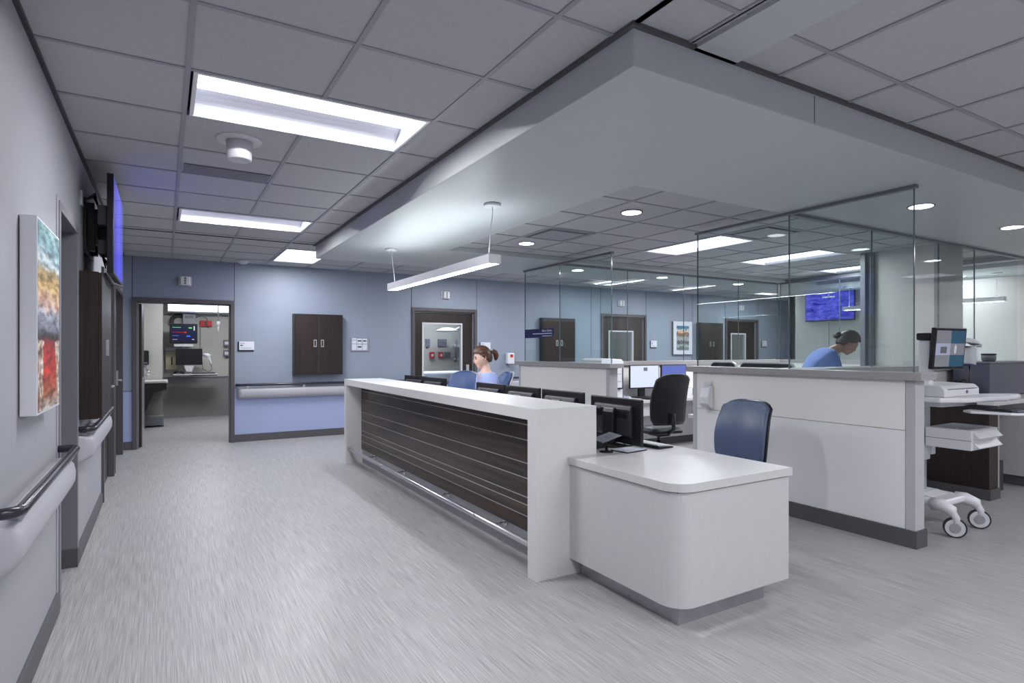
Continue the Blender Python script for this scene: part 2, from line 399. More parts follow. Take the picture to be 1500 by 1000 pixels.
# dark strips painted in for the shadow gap at the soffit and the left wall
sg = MB()
sg.box(SX0-.022, SX0, SY0-.022, SY1+.022, CZ-.012, CZ+.02).box(SX0, SX1, SY0-.022, SY0, CZ-.012, CZ+.02).box(SX0, SX1, SY1, SY1+.022, CZ-.012, CZ+.02)
sg.build('shadow_gap_strip', M['base'], ceiling)
B(XL, XL+.018, -3.4, YB, CZ-.014, CZ+.02).build('shadow_gap_strip', M['dark'], ceiling)
# seam in the soffit face
B(2.93, 2.934, SY0-.002, SY0+.01, SZ+.01, CZ-.02).build('seam', M['seam'], ceiling)

# --- left wall with three door openings
def wall_y(name, x, t, y0, y1, z0, z1, m): return struct(B(x-t, x, y0, y1, z0, z1), name, m)
OPEN = [(4.02, 4.84, 2.24), (6.66, 8.05, 2.2), (8.18, 9.66, 2.2)]
wl = MB(); yy = -3.5
for a, b, h in OPEN:
    wl.box(XL-.16, XL, yy, a, 0, 2.93).box(XL-.16, XL, a, b, h, 2.93); yy = b
wl.box(XL-.16, XL, yy, YB, 0, 2.93)
wall_left = struct(wl, 'wall_left', M['wall'])
B(XL-.001, XL+.006, 3.975, 4.02, .1, 2.26).build('corner_trim', M['wall'], wall_left)
B(XL, XL+.006, 6.62, 6.635, .1, 2.2).build('corner_trim', M['framelt'], wall_left)
bl = MB()
for a, b in ((-3.5, 4.0), (4.86, 6.60)):
    bl.prism([(XL, 0), (XL+.014, 0), (XL+.014, .1), (XL+.004, .115), (XL, .115)], 'y', a, b)
struct(bl, 'baseboard_left', M['base'])
# opening 1: grey cased recess with a door set back
def left_door(n, a, b, h, depth, fm, leafm, proud):
    d = T('door_%d' % n, '', '', (XL, (a+b)/2, 0)); del d['label']; del d['category']; d['kind'] = 'structure'
    f = .05
    fr = MB().box(XL-.16, XL+proud, a, a+f, 0, h).box(XL-.16, XL+proud, b-f, b, 0, h).box(XL-.16, XL+proud, a+f, b-f, h-f, h)
    fr.build('door_frame', fm, d, bevel=.003)
    lf = B(XL-depth-.045, XL-depth, a+f, b-f, .01, h-f).build('door_leaf', leafm, d)
    MB().box(XL-depth, XL-depth+.02, b-f-.14, b-f-.06, .95, 1.15).cyl((XL-depth+.01, b-f-.1, 1.02), (XL-depth+.06, b-f-.1, 1.02), .012).cyl((XL-depth+.055, b-f-.1, 1.02), (XL-depth+.055, b-f-.22, 1.02), .011).build('door_handle', M['steel'], d)
    return d
d5 = left_door(5, *OPEN[0], .15, M['framelt'], M['wz2'], .012)
B(XL-.13, XL+.014, 4.776, 4.842, .0, .12).build('frame_base', M['base'], d5)
left_door(6, *OPEN[1], .04, M['frame'], M['wz2'], .02)
left_door(7, *OPEN[2], .05, M['frame'], M['wz2'], .02)

# --- back wall (blue) with door openings
D1, D2, D3, D4 = (-.39, .94, 2.18), (3.83, 5.14, 2.19), (8.16, 9.48, 2.22), (12.15, 13.42, 2.22)
wb = MB(); xx = -.66
for a, b, h in (D1, D2, D3, D4):
    wb.box(xx, a, YB, YB+.14, .84, 2.93).box(xx, a, YB, YB+.14, 0, .83).box(a, b, YB+.004, YB+.14, h, 2.93); xx = b
wb.box(xx, 16.5, YB, YB+.14, 0, 2.93)
wall_back = struct(wb, 'wall_back', M['blue'])
# lower protection panels and header panels
xx = XL
for a, b, h in (D1, D2, D3, D4):
    if a-xx > .02: B(xx, a, YB-.004, YB, .115, .83).build('wainscot_panel', M['blue2'], wall_back)
    B(a+.004, b-.004, YB-.003, YB+.004, h+.005, CZ).build('header_panel', M['bluedk'] if a < 0 else M['blue'], wall_back)
    for q in (a, b): B(q-.004, q+.004, YB-.005, YB, h, CZ).build('panel_seam', M['seam'], wall_back)
    xx = b
for q in (10.98, 7.9): B(q-.003, q+.003, YB-.004, YB, .1, CZ).build('panel_seam', M['seam'], wall_back)
bb = MB(); xx = XL
for a, b, h in (D1, D2, D3, D4): bb.box(xx, a, YB-.016, YB, 0, .115); xx = b
bb.box(xx, 16.4, YB-.016, YB, 0, .115)
struct(bb, 'baseboard_back', M['base'])
# enclosing walls
struct(MB().box(XR, XR+.15, -3.5, 8.5, 0, 2.93).box(16.35, 16.5, 8.5, YB, 0, 2.93).box(XR, 16.5, 8.5-.15, 8.5, 0, 2.93), 'wall_right', M['beige'])
struct(B(-.66, 12.65, -3.65, -3.5, 0, 2.93), 'wall_front', M['wall'])
struct(B(XR-.016, XR, -3.5, 8.5, 0, .115), 'baseboard_right', M['base'])
for yq in (7.55, 5.1, 2.6): B(XR-.004, XR, yq-.003, yq+.003, .1, CZ).build('panel_seam', M['seam'], bpy.data.objects['wall_right'])
# pillar
pil = struct(B(7.71, 8.42, 3.40, 4.09, 0, 2.66), 'wall_pillar', M['beige'])
B(7.66, 7.71, 4.06, 4.16, 0, 2.65).build('corner_guard', M['grey'], pil, bevel=.002); B(7.61, 7.64, 4.13, 4.19, 0, 2.65).build('corner_guard', M['grey'], pil, bevel=.002)

# --- doors in the back wall
def back_frame(d, a, b, h, leaf=True, win=None):
    f = .055
    MB().box(a, a+f, YB-.03, YB+.14, 0, h).box(b-f, b, YB-.03, YB+.14, 0, h).box(a+f, b-f, YB-.03, YB+.14, h-f, h).build('door_frame', M['frame'], d, bevel=.003)
    MB().box(a+f, a+f+.02, YB+.02, YB+.09, 0, h-f).box(b-f-.02, b-f, YB+.02, YB+.09, 0, h-f).box(a+f+.02, b-f-.02, YB+.02, YB+.09, h-f-.02, h-f).build('door_stop', M['framelt'], d)
def sdoor(n, loc):
    d = T('door_%d' % n, '', '', loc); del d['label']; del d['category']; d['kind'] = 'structure'; return d
def wood_door(n, D, win):
    a, b, h = D; d = sdoor(n, ((a+b)/2, YB, 0)); back_frame(d, a, b, h)
    x0, x1, z0, z1 = win; L0, L1, zt = a+.08, b-.08, h-.08; y0, y1 = YB+.05, YB+.095
    lf = MB().box(L0, x0, y0, y1, .01, zt).box(x1, L1, y0, y1, .01, zt).box(x0, x1, y0, y1, .01, z0).box(x0, x1, y0, y1, z1, zt).build('door_leaf', M['wz2'], d)
    g = .03
    MB().box(x0, x0+g, y0-.012, y1+.01, z0, z1).box(x1-g, x1, y0-.012, y1+.01, z0, z1).box(x0+g, x1-g, y0-.012, y1+.01, z1-g, z1).box(x0+g, x1-g, y0-.012, y1+.01, z0, z0+g).build('window_frame', M['offw'], d)
    B(x0+g, x1-g, y0+.015, y0+.021, z0+g, z1-g).build('window_pane', M['pane'], d)
    hx = L1-.09
    MB().box(hx-.03, hx+.03, y0-.012, y0, .93, 1.15).cyl((hx, y0, 1.03), (hx, y0-.06, 1.03), .011).cyl((hx, y0-.055, 1.03), (hx-.12, y0-.055, 1.03), .01).build('door_handle', M['steel'], d)
    return d
d1 = sdoor(1, ((D1[0]+D1[1])/2, YB, 0)); back_frame(d1, *D1)
lf = MB().box(-.325, -.28, YB+.15, YB+1.3, .01, 2.1).build('door_leaf', M['wz2'], d1)
MB().box(-.28, -.272, YB+.2, YB+1.25, .01, 1.0).build('kick_plate', M['steelb'], d1)
MB().box(-.28, -.262, YB+1.1, YB+1.19, .92, 1.14).cyl((-.27, YB+1.14, 1.02), (-.2, YB+1.14, 1.02), .011).cyl((-.205, YB+1.14, 1.02), (-.205, YB+1.0, 1.02), .01).build('door_handle', M['steel'], d1)
wood_door(2, D2, (4.05, 4.86, .75, 1.93))
wood_door(3, D3, (8.42, 9.14, .35, 1.86))
wood_door(4, D4, (12.42, 13.0, .35, 1.86))

# --- the patient room seen through the open door, and small rooms behind the glazed doors
YR = 14.3
rm = MB().box(-1.2, 2.4, YR, YR+.1, .84, 2.8)
rm2 = MB().box(-1.2, 2.4, YR, YR+.1, 0, .84)
wroom = struct(rm, 'wall_room', M['room']); rm2.build('wainscot', M['roomdk'], wroom)
B(-1.2, 2.4, YR-.012, YR, .84, .86).build('chair_rail', M['grey'], wroom)
B(-1.2, 2.4, YR-.016, YR, 0, .13).build('skirting', M['roomdk'], wroom)
jut = MB().box(-.66, -.02, 13.0, 14.0, .84, 2.8); wj = struct(jut, 'wall_room_left', M['room']); MB().box(-.66, -.02, 13.0, 14.0, 0, .84).build('wainscot', M['roomdk'], wj)
struct(B(-.8, -.66, YB+.14, 14.3, 0, 2.8), 'wall_room_side', M['room']); struct(B(2.2, 2.4, YB+.14, 14.3, 0, 2.8), 'wall_room_side', M['room'])
rc = struct(MB().box(-1.2, 2.4, YB+.14, 14.4, 2.7, 2.8), 'ceiling_room', M['ceil'])
for name, x0, x1, yy_ in (('wall_exam_room', 3.0, 6.6, 12.6), ('wall_side_room', 7.6, 14.6, 12.6)):
    for q in ((x0, x1, yy_, yy_+.1, 0, 2.9), (x0-.1, x0, YB+.14, yy_, 0, 2.9), (x1, x1+.1, YB+.14, yy_, 0, 2.9)): struct(B(*q), name, M['room'])
    struct(B(x0, x1, YB+.14, yy_, 2.7, 2.9), 'ceiling_exam_room', M['ceil'])

# ================================================================== LIGHT FIXTURES
M['lensdim'] = emis('lamp_lens_soft', (238, 240, 255), LIGHT*.55)
def troffer(a, b, c, d, z, label, mode, lens=None):
    t = T('ceiling_light', label, 'ceiling light', ((a+b)/2, (c+d)/2, z), 'recessed ceiling lights')
    flat = z < 2.7 or c > 7.9
    f = .018
    MB().box(a, b, c, c+f, z-.004, z+.03).box(a, b, d-f, d, z-.004, z+.03).box(a, a+f, c+f, d-f, z-.004, z+.03).box(b-f, b, c+f, d-f, z-.004, z+.03).build('trim_frame', M['white'], t)
    # reflector basket: sloping sides up to the lens trough
    u0, u1, v0, v1, ax = (c+f, d-f, a+f, b-f, 'x') if mode == 1 else (a+f, b-f, c+f, d-f, 'y')
    m_ = (u0+u1)/2; w_ = (u1-u0)*.24; H_ = .10
    prof = [(u0, 0), (u0+(m_-w_-u0)*.35, H_*.5), (u0+(m_-w_-u0)*.7, H_*.82), (m_-w_, H_)]
    full = prof+[(2*m_-p, q) for p, q in prof[::-1]]
    if flat: H_ = .035; prof = [(u0, 0), (u0, H_)]; full = [(u0, 0), (u0+.004, H_), (u1-.004, H_), (u1, 0)]; w_ = (u1-u0)/2-.006
    MB().prism([(p, z+q) for p, q in full]+[(u1, z+H_+.012), (u0, z+H_+.012)], ax, v0, v1).build('reflector', M['refl'], t)
    MB().prism([(m_-w_+.004, z+H_-.002), (m_-w_*.6, z+H_-.020), (m_, z+H_-.024), (m_+w_*.6, z+H_-.020), (m_+w_-.004, z+H_-.002)], ax, v0+.012, v1-.012).build('lamp_lens', lens or M['lens'], t)
    ld = bpy.data.lights.new('lamp_tube', 'AREA'); ld.shape = 'RECTANGLE'; ld.size = .05; ld.size_y = v1-v0-.08; ld.spread = R(178); ld.energy = LAMP_W; ld.color = (.965, .97, 1)
    lo = bpy.data.objects.new('lamp_tube', ld); COL.objects.link(lo); lo.parent = t; lo.location = (0, 0, -.004 if flat else H_-.031); lo.rotation_euler = (0, 0, R(90) if mode == 1 else 0)
    for q in (v0, v1-.003): MB().prism([(u0, z), (m_-w_, z+H_), (m_+w_, z+H_), (u1, z)], ax, q, q+.003).build('end_plate', M['refl'], t)
    return t
for fx in FIX: troffer(*fx)
# downlights
def downlight(x, y, z, label):
    t = T('downlight', label, 'downlight', (x, y, z), 'round recessed downlights')
    MB().lathe([(.098, -.004), (.098, .0), (.088, .004), (.084, .006)], (x, y, z), 28).build('trim_ring', M['dark'], t)
    MB().lathe([(.085, -.0055), (.085, .003)], (x, y, z), 28).build('lamp_lens', M['can'], t)
for x, y, z, l in ((3.59, 3.98, IZ, 'round downlight in the tiles nearest the soffit corner opening'), (3.59, 5.75, IZ, 'round downlight in the tiles beyond the square vent'),
                   (5.34, 2.45, SZ, 'round downlight in the soffit above the near glass end'), (7.0, 2.42, SZ, 'round downlight in the soffit before the pillar'),
                   (8.7, 2.42, SZ, 'round downlight in the soffit over the casework'),
                   (5.25, 6.98, SZ, 'round downlight in the far soffit, over the printer side'), (6.95, 6.98, SZ, 'round downlight in the far soffit, over the desk screens'),
                   (8.8, 6.98, SZ, 'round downlight in the far soffit nearest the television')):
    downlight(x, y, z, l)
# square vents
for k, (a, b, c, d, z) in enumerate(VENT):
    t = T('ceiling_vent', ['square ceiling vent between the two downlights in the tiles', 'square ceiling vent behind the near glass, beside the bright light'][k], 'vent', ((a+b)/2, (c+d)/2, z), 'square ceiling vents')
    B(a, b, c, d, z+.02, z+.04).build('neck', M['black'], t)
    MB().box(a, a+.03, c, d, z-.002, z+.02).box(b-.03, b, c, d, z-.002, z+.02).box(a+.03, b-.03, c, c+.03, z-.002, z+.02).box(a+.03, b-.03, d-.03, d, z-.002, z+.02).build('frame', M['grid'], t)
    MB().prism(rrect(a+.07, b-.07, c+.07, d-.07, .02), 'z', z-.006, z+.004).build('plaque', M['grid'], t)
# pendants
def pendant(x, y0, y1, z0, z1, label, cy0, cy1):
    t = T('pendant_light', label, 'pendant light', (x, (y0+y1)/2, z0), 'linear pendant lights')
    w_ = .055
    MB().box(x-w_, x-w_+.008, y0, y1, z0, z1).box(x+w_-.008, x+w_, y0, y1, z0, z1).box(x-w_+.008, x+w_-.008, y0, y0+.01, z0, z1).box(x-w_+.008, x+w_-.008, y1-.01, y1, z0, z1).box(x-w_+.008, x+w_-.008, y0+.01, y1-.01, (z0+z1)/2-.004, (z0+z1)/2+.004).build('housing', M['white'], t)
    ym = (y0+y1)/2
    for a, b in ((y0+.02, ym-.008), (ym+.008, y1-.02)):
        B(x-w_+.012, x+w_-.012, a, b, z0+.004, z0+.012).build('lower_lens', M['lensdn'], t)
    B(x-w_+.012, x+w_-.012, y0+.02, y1-.02, z1-.016, z1-.008).build('upper_lens', M['lensup'], t)
    for k, (ya, yc) in enumerate(((y0+.10, cy0), (y1-.10, cy1))):
        MB().lathe([(.065, -.022), (.07, -.016), (.07, 0)], (x, yc, SZ), 24).build('canopy', M['offw'], t)
        MB().tube([(x, yc, SZ-.02), (x+.004, yc, SZ-.06), (x, (yc+ya)/2, (SZ+z1)/2), (x, ya, z1+.02), (x, ya, z1-.01)], .0035, 8).build('cable', M['offw'], t)
        MB().cyl((x, ya, z1-.012), (x, ya, z1+.03), .007).build('cable_grip', M['steel'], t)
pendant(2.28, 4.13, 6.60, 2.115, 2.19, 'white linear pendant lamp hanging over the reception counter', 4.17, 6.62)
pendant(10.9, 3.86, 6.30, 2.16, 2.23, 'white linear pendant lamp hanging past the pillar by the end wall', 3.96, 6.2)
# ceiling speaker / detector / grille
t = T('ceiling_speaker', 'white round cylinder hanging from the ceiling between two corridor lights', 'ceiling device', (.42, 4.17, CZ))
MB().lathe([(.13, -.006), (.14, .0), (.14, .006)], (.42, 4.17, CZ), 32).build('flange', M['offw'], t)
MB().lathe([(.066, -.125), (.074, -.12), (.078, -.006)], (.42, 4.17, CZ), 32).build('body', M['offw'], t)
t = T('smoke_detector', 'small round detector on the ceiling next to the blue wall', 'ceiling device', (1.03, 9.72, CZ))
MB().lathe([(.03, -.05), (.05, -.045), (.07, -.02), (.085, -.018), (.085, .006)], (1.03, 9.72, CZ), 24).build('body', M['offw'], t)
MB().lathe([(.1, -.008), (.1, .006)], (1.03, 9.72, CZ), 24).build('base', M['offw'], t)
t = T('ceiling_grille', 'flat grey strip grille beside the ceiling speaker', 'grille', (.42, 4.98, CZ))
B(.125, .715, 4.87, 5.10, CZ-.002, CZ+.004).build('plate', M['grey'], t)
for k in range(6): B(.14, .70, 4.89+k*.035, 4.90+k*.035, CZ-.005, CZ-.002).build('louver', M['grid'], t)

# ================================================================== RECEPTION COUNTER AND DESK
CX0, CX1, CY0, CY1, CT = 1.96, 2.43, 3.03, 7.48, 1.06
t = T('reception_counter', 'long white reception counter with dark plank front and steel foot rail', 'counter', (2.2, 5.2, 0))
B(CX0, CX1, CY0, CY1, CT-.075, CT).build('counter_top', M['quartz'], t, bevel=.001)
B(CX0, CX1, CY0, CY0+.095, 0, CT-.075).build('end_panel', M['quartz'], t)
B(CX0, CX1, CY1-.095, CY1, 0, CT-.075).build('end_panel', M['quartz'], t)
a, b = CY0+.095, CY1-.095
B(2.175, 2.25, a, b, .0, CT-.075).build('back_panel', M['dark'], t)
fr = [0, .091, .224, .42, .549, .71, .776, .872, 1.0]; zt, zb = CT-.078, .175
for k in range(8):
    z1 = zt-(zt-zb)*fr[k]-(.003 if k else 0); z0 = zt-(zt-zb)*fr[k+1]+(.003 if k < 7 else 0)
    B(2.15, 2.176, a, b, z0, z1).build('plank', M['wy'], t, bevel=.0015, seg=1)
for k in range(1, 8):
    z = zt-(zt-zb)*fr[k]; B(2.148, 2.172, a, b, z-.0028, z+.0028).build('metal_strip', M['alu'], t)
B(2.163, 2.18, a, b, .0, .173).build('kick_plate', M['steelb'], t)
rail = MB().tube([(1.995, a, .19), (1.995, b, .19)], .019, 16).build('foot_rail', M['steel'], t)
for y in (3.75, 4.75, 5.85, 6.85):
    MB().tube([(2.165, y, .16), (2.10, y, .155), (2.04, y, .16), (2.0, y, .178)], .009, 10).cyl((2.163, y, .16), (2.154, y, .16), .03).build('rail_bracket', M['chrome'], rail)
for y in (3.9, 5.0, 6.1): MB().cyl((1.995, y-.02, .19), (1.995, y+.02, .19), .021).build('rail_joint', M['steel'], rail)

t = T('work_desk', 'low grey desk with rounded corner at the near end of the counter', 'desk', (2.65, 2.6, 0))
DZ = .745
MB().prism(rrect(2.20, 3.12, 2.10, 3.028, .13, 10, 'a'), 'z', DZ-.045, DZ).build('desk_top', M['lamtop'], t, bevel=.002)
# wrap-round body with the rounded corner
def body_poly(o, rr):
    out = [(2.215+o, 3.03), ]
    c = (2.215+.125, 2.115+.125)
    for i in range(11):
        q = R(180+90*i/10); out.append((c[0]+(.125-o)*math.cos(q), c[1]+(.125-o)*math.sin(q)))
    out.append((3.105, 2.115+o)); return out
o1 = body_poly(0, 0); o2 = body_poly(.03, 0)
MB().prism(o1+o2[::-1], 'z', .105, DZ-.052, smooth=False).build('side_panel', M['lam'], t)
B(2.25, 3.08, 2.15, 3.02, DZ-.053, DZ-.045).build('reveal', M['dark'], t)
B(2.245, 3.05, 2.9, 3.02, .105, DZ-.053).build('rear_panel', M['lam'], t)
k_ = MB().prism([(2.285, 3.0), (2.285, 2.18), (2.97, 2.18), (2.97, 2.21), (2.31, 2.21), (2.31, 3.0)], 'z', 0, .105); k_.build('kick_plate', M['steelb'], t)
t = T('staff_worktop', 'long low grey worktop running behind the reception counter under the row of screens', 'worktop', (2.8, 5.2, 0))
B(2.435, 3.12, 3.032, CY1, DZ-.04, DZ).build('worktop', M['lamtop'], t, bevel=.002)
B(2.435, 2.46, 3.04, CY1, 0, DZ-.04).build('back_panel', M['lam'], t)
for y in (3.04, 5.2, 7.42): B(2.46, 3.06, y, y+.03, 0, DZ-.04).build('support_panel', M['lam'], t)

# ---- monitors (local frame: screen faces +Y, base on z=0)
def monitor_parts(t, w_=.52, h_=.32, zc=.235, screen='scr', stand=True):
    sc = MB().box(-w_/2, w_/2, -.012, .012, zc-h_/2, zc+h_/2).build('housing', M['black'], t, bevel=.006)
    B(-w_/2+.015, w_/2-.015, .0122, .0135, zc-h_/2+.018, zc+h_/2-.015).build('screen', M[screen], t)
    bk = MB().prism([(-.012, zc-h_*.36), (-.042, zc-h_*.3), (-.046, zc+h_*.26), (-.036, zc+h_*.34), (-.012, zc+h_*.36)], 'x', -w_*.36, w_*.36).build('rear_cover', M['dark'], t, bevel=.006)
    vt = MB()
    for i in range(9): vt.box(-w_*.31, w_*.31, -.049+.0, -.044, zc+h_*(.08+.018*i), zc+h_*(.08+.018*i)+.0025)
    vt.build('vent', M['black'], bk)
    B(-w_*.34, -w_*.22, -.0475, -.045, zc+h_*.22, zc+h_*.30).build('sticker', M['grey'], bk)
    if stand:
        MB().prism([(-.040, .02), (-.085, .02), (-.078, zc+.06), (-.066, zc+.09), (-.044, zc+.09)], 'x', -.055, .055).build('stand_neck', M['black'], t, bevel=.006)
        MB().prism(rrect(-.13, .13, -.15, .07, .04), 'z', 0, .014).build('stand_foot', M['black'], t, bevel=.004)
M['scr'] = mat('screen_dark', (26, 28, 40), .15, noise=0, emit=(60, 70, 110), es=.25)
M['scrw'] = mat('screen_white', (150, 156, 170), .3, noise=0, emit=(206, 214, 236), es=.72)
M['scrb'] = mat('screen_blue', (60, 72, 130), .3, noise=0, emit=(76, 88, 150), es=.8)
GM = 'screens along the reception counter'
mon = T('computer_monitor', 'black monitor, rear view, nearest on the low desk beside the phone', 'monitor', (2.80, 3.27, DZ), GM, rotz=-90)
monitor_parts(mon, .55, .32, .178)
B(-.02, .045, -.0475, -.045, .10, .125).build('label_sticker', M['offw'], bpy.data.objects['rear_cover'])
for y, rz, l in ((3.90, -88, 'black monitor behind the counter, second from the low desk'), (4.51, -89, 'black monitor behind the counter, third from the low desk'),
                 (5.12, -88, 'black monitor in front of the seated nurse, edge catching the light'), (6.52, -84, 'black monitor behind the counter beside the nurse, nearer of the far two'),
                 (7.14, -82, 'black monitor at the far end of the counter row')):
    m_ = dup(mon, (2.78, y, DZ), rz, l, GM)
    if y > 3.5:
        for c in m_.children: c.location.z += .012
# keyboards, phone, papers on the near desk
def keyboard(name, label, loc, rz, body, key, w_=.44, group=None):
    t = T(name, label, 'keyboard', loc, group, rotz=rz)
    MB().prism([(-.075, 0), (.075, 0), (.075, .022), (-.075, .010)], 'x', -w_/2, w_/2).build('case', body, t, bevel=.003)
    ks = MB(); n = 15 if w_ > .4 else 12; p = (w_-.03)/n
    for r_ in range(5):
        y = -.058+r_*.025; z = .011+(y+.075)/.15*.012
        for c in range(n):
            x = -w_/2+.016+c*p
            if r_ == 0 and 3 < c < 9:
                if c == 4: ks.box(x, x+p*5-.003, y, y+.021, z, z+.007)
                continue
            ks.box(x, x+p-.003, y, y+.021, z, z+.007)
    o = ks.build('keys', key, t); o['kind'] = 'stuff'
    return t
keyboard('keyboard', 'keyboard with pale keys on the low desk before the nearest screen', (2.96, 3.17, DZ), 94, M['black'], M['key'])
def phone(label, loc, rz):
    t = T('desk_phone', label, 'phone', loc, rotz=rz)
    MB().prism([(-.11, 0), (.10, 0), (.10, .02), (-.09, .11), (-.11, .10)], 'x', -.10, .10).build('base', M['black'], t, bevel=.006)
    MB().prism([(-.088, .112), (-.075, .122), (-.0, .082), (-.013, .072)], 'x', -.03, .09).build('display', M['grey'], t)
    kb = MB()
    for i in range(4):
        for j in range(4):
            y = .005+i*.021; z = .11-(y+.09)*.474+.004
            kb.box(-.03+j*.028, -.03+j*.028+.02, y, y+.013, z-.006, z+.005)
    o = kb.build('buttons', M['offw'], t)
    MB().tube([(-.075, .07, .06), (-.075, .06, .075), (-.075, -.0, .095), (-.075, -.08, .14), (-.075, -.09, .125)], [.016, .022, .014, .022, .018], 12).build('handset', M['black'], t)
    cp = [(-.085+.012*math.cos(i*1.2), .08+i*.003, .03+.012*math.sin(i*1.2)) for i in range(30)]
    MB().tube(cp, .0025, 6).build('cord', M['black'], t)
    return t
phone('black desk phone on the low desk tucked beside the counter end', (2.545, 3.28, DZ), -92)
t = T('document_tray', 'pale tilted document holder on a small black foot beside the phone', 'document holder', (2.53, 3.05, DZ), rotz=-100)
MB().lathe([(.045, 0), (.045, .006), (.012, .012), (.008, .05)], (0, 0, 0), 20).build('foot', M['black'], t)
MB().tube([(0, 0, .03), (.01, -.01, .07), (0, .0, .10)], .007).build('stem', M['black'], t)
MB().prism([(-.07, .075), (.07, .115), (.07, .12), (-.07, .08)], 'x', -.08, .08).build('plate', M['grey'], t)
t = T('paper_pad', 'white paper pad lying on a dark mat on the low desk', 'paper', (2.70, 3.02, DZ), rotz=8)
B(-.10, .10, -.075, .075, 0, .006).build('mat', M['black'], t); B(-.09, .085, -.065, .065, .006, .010).build('sheet', M['paper'], t)

# ---- office chairs (local: sitter faces +Y)
def chair(name, label, loc, rz, seat_z=.48, back_top=1.02, w_=.46, pad='vinyl', shell='dark', group=None, arms=False, cyl_steel=True):
    t = T(name, label, 'chair', loc, group, rotz=rz)
    sw = w_/2
    def seat(u, v):
        x = (u-.5)*2; y = (v-.5)*2
        k = (1-abs(x)**5*.10*abs(y)**5)
        return (x*sw*1.02*k, y*.23*k+.02, seat_z-.05+.045*(1-abs(x)**6)*(1-abs(y)**6)-.01*max(0, y)**2)
    MB().grid(seat, 12, 12).build('seat', M[pad], t)
    MB().prism(rrect(-sw*.96, sw*.96, -.2, .245, .08), 'z', seat_z-.085, seat_z-.045).build('seat_pan', M[shell], t, bevel=.01)
    zb, zt = seat_z+.04, back_top; h = zt-zb
    def surf(off):
        def f(u, v):
            x = (u-.5)*2; z = zb+h*v
            wd = sw*(.93+.07*math.sin(math.pi*min(1, v*1.2))-.16*max(0, (v-.90)/.10)**2-.10*max(0, (.10-v)/.10)**2)
            lean = -.21-.06*v-.05*v*v+.03*math.sin(math.pi*v)
            zz = z-(h*.05)*abs(x)**4*max(0, (v-.5)/.5)
            return (x*wd, lean+.05*x*x+off, zz)
        return f
    MB().grid(surf(0), 12, 18, -.022).build('backrest', M[pad], t)
    MB().grid(lambda u, v: (surf(-.026)(u, v)[0]*1.04, surf(-.026)(u, v)[1], surf(-.026)(u, v)[2]-.006+.02*(v-.5)), 10, 14, -.012).build('back_shell', M[shell], t)
    MB().tube([(0, -.02, seat_z-.08), (0, -.19, seat_z-.08), (0, -.27, seat_z-.02), (0, -.27, seat_z+.16)], .022, 10).build('back_bracket', M[shell], t)
    if arms:
        for s_ in (-1, 1):
            MB().tube([(s_*.12, 0, seat_z-.075), (s_*(sw+.03), 0, seat_z-.06), (s_*(sw+.045), -.01, seat_z+.05), (s_*(sw+.045), -.02, seat_z+.2)], .015).build('arm_post', M[shell], t)
            MB().prism(rrect(s_*(sw+.045)-.04, s_*(sw+.045)+.04, -.13, .12, .035), 'z', seat_z+.2, seat_z+.225).build('arm_pad', M[shell], t, bevel=.006)
    MB().cyl((0, 0, .10), (0, 0, seat_z-.18), .028).cyl((0, 0, seat_z-.2), (0, 0, seat_z-.08), .018).build('gas_column', M[shell], t)
    MB().prism(rrect(-.09, .09, -.12, .10, .03), 'z', seat_z-.125, seat_z-.083).build('mechanism', M['black'], t, bevel=.006)
    for k in range(5):
        q = R(72*k+20); c_, s_ = math.cos(q), math.sin(q)
        lg = MB().tube([(c_*.02, s_*.02, .125), (c_*.15, s_*.15, .105), (c_*.29, s_*.29, .075)], [.026, .02, .014]).build('leg', M[shell], t)
        px, py = c_*.29, s_*.29
        MB().cyl((px-s_*.024, py+c_*.024, .029), (px-s_*.006, py+c_*.006, .029), .029, n=14).cyl((px+s_*.006, py-c_*.006, .029), (px+s_*.024, py-c_*.024, .029), .029, n=14).cyl((px, py, .03), (px, py, .075), .008).build('caster', M['black'], lg)
    return t
chair('office_chair', 'slate-blue vinyl office chair standing behind the low desk', (3.84, 3.16, 0), 92, .49, 1.01, .47)
chair('office_chair', 'bright blue office chair the seated nurse is sitting on', (3.24, 6.10, 0), 80, .60, 1.16, .40, 'vinyl2', 'offw', 'blue chairs behind the counter')
chair('office_chair', 'empty bright blue office chair between the nurse and the far screens', (3.34, 7.12, 0), 128, .58, 1.13, .44, 'vinyl2', 'offw', 'blue chairs behind the counter')
chair('office_chair', 'dark high-back office chair turned towards the two lit screens', (5.14, 5.22, 0), -6, .52, 1.14, .50, 'mesh', 'black', arms=False)
chair('office_chair', 'dark office chair half hidden behind the near partition end', (7.05, 5.35, 0), -10, .50, .86, .46, 'mesh', 'black')

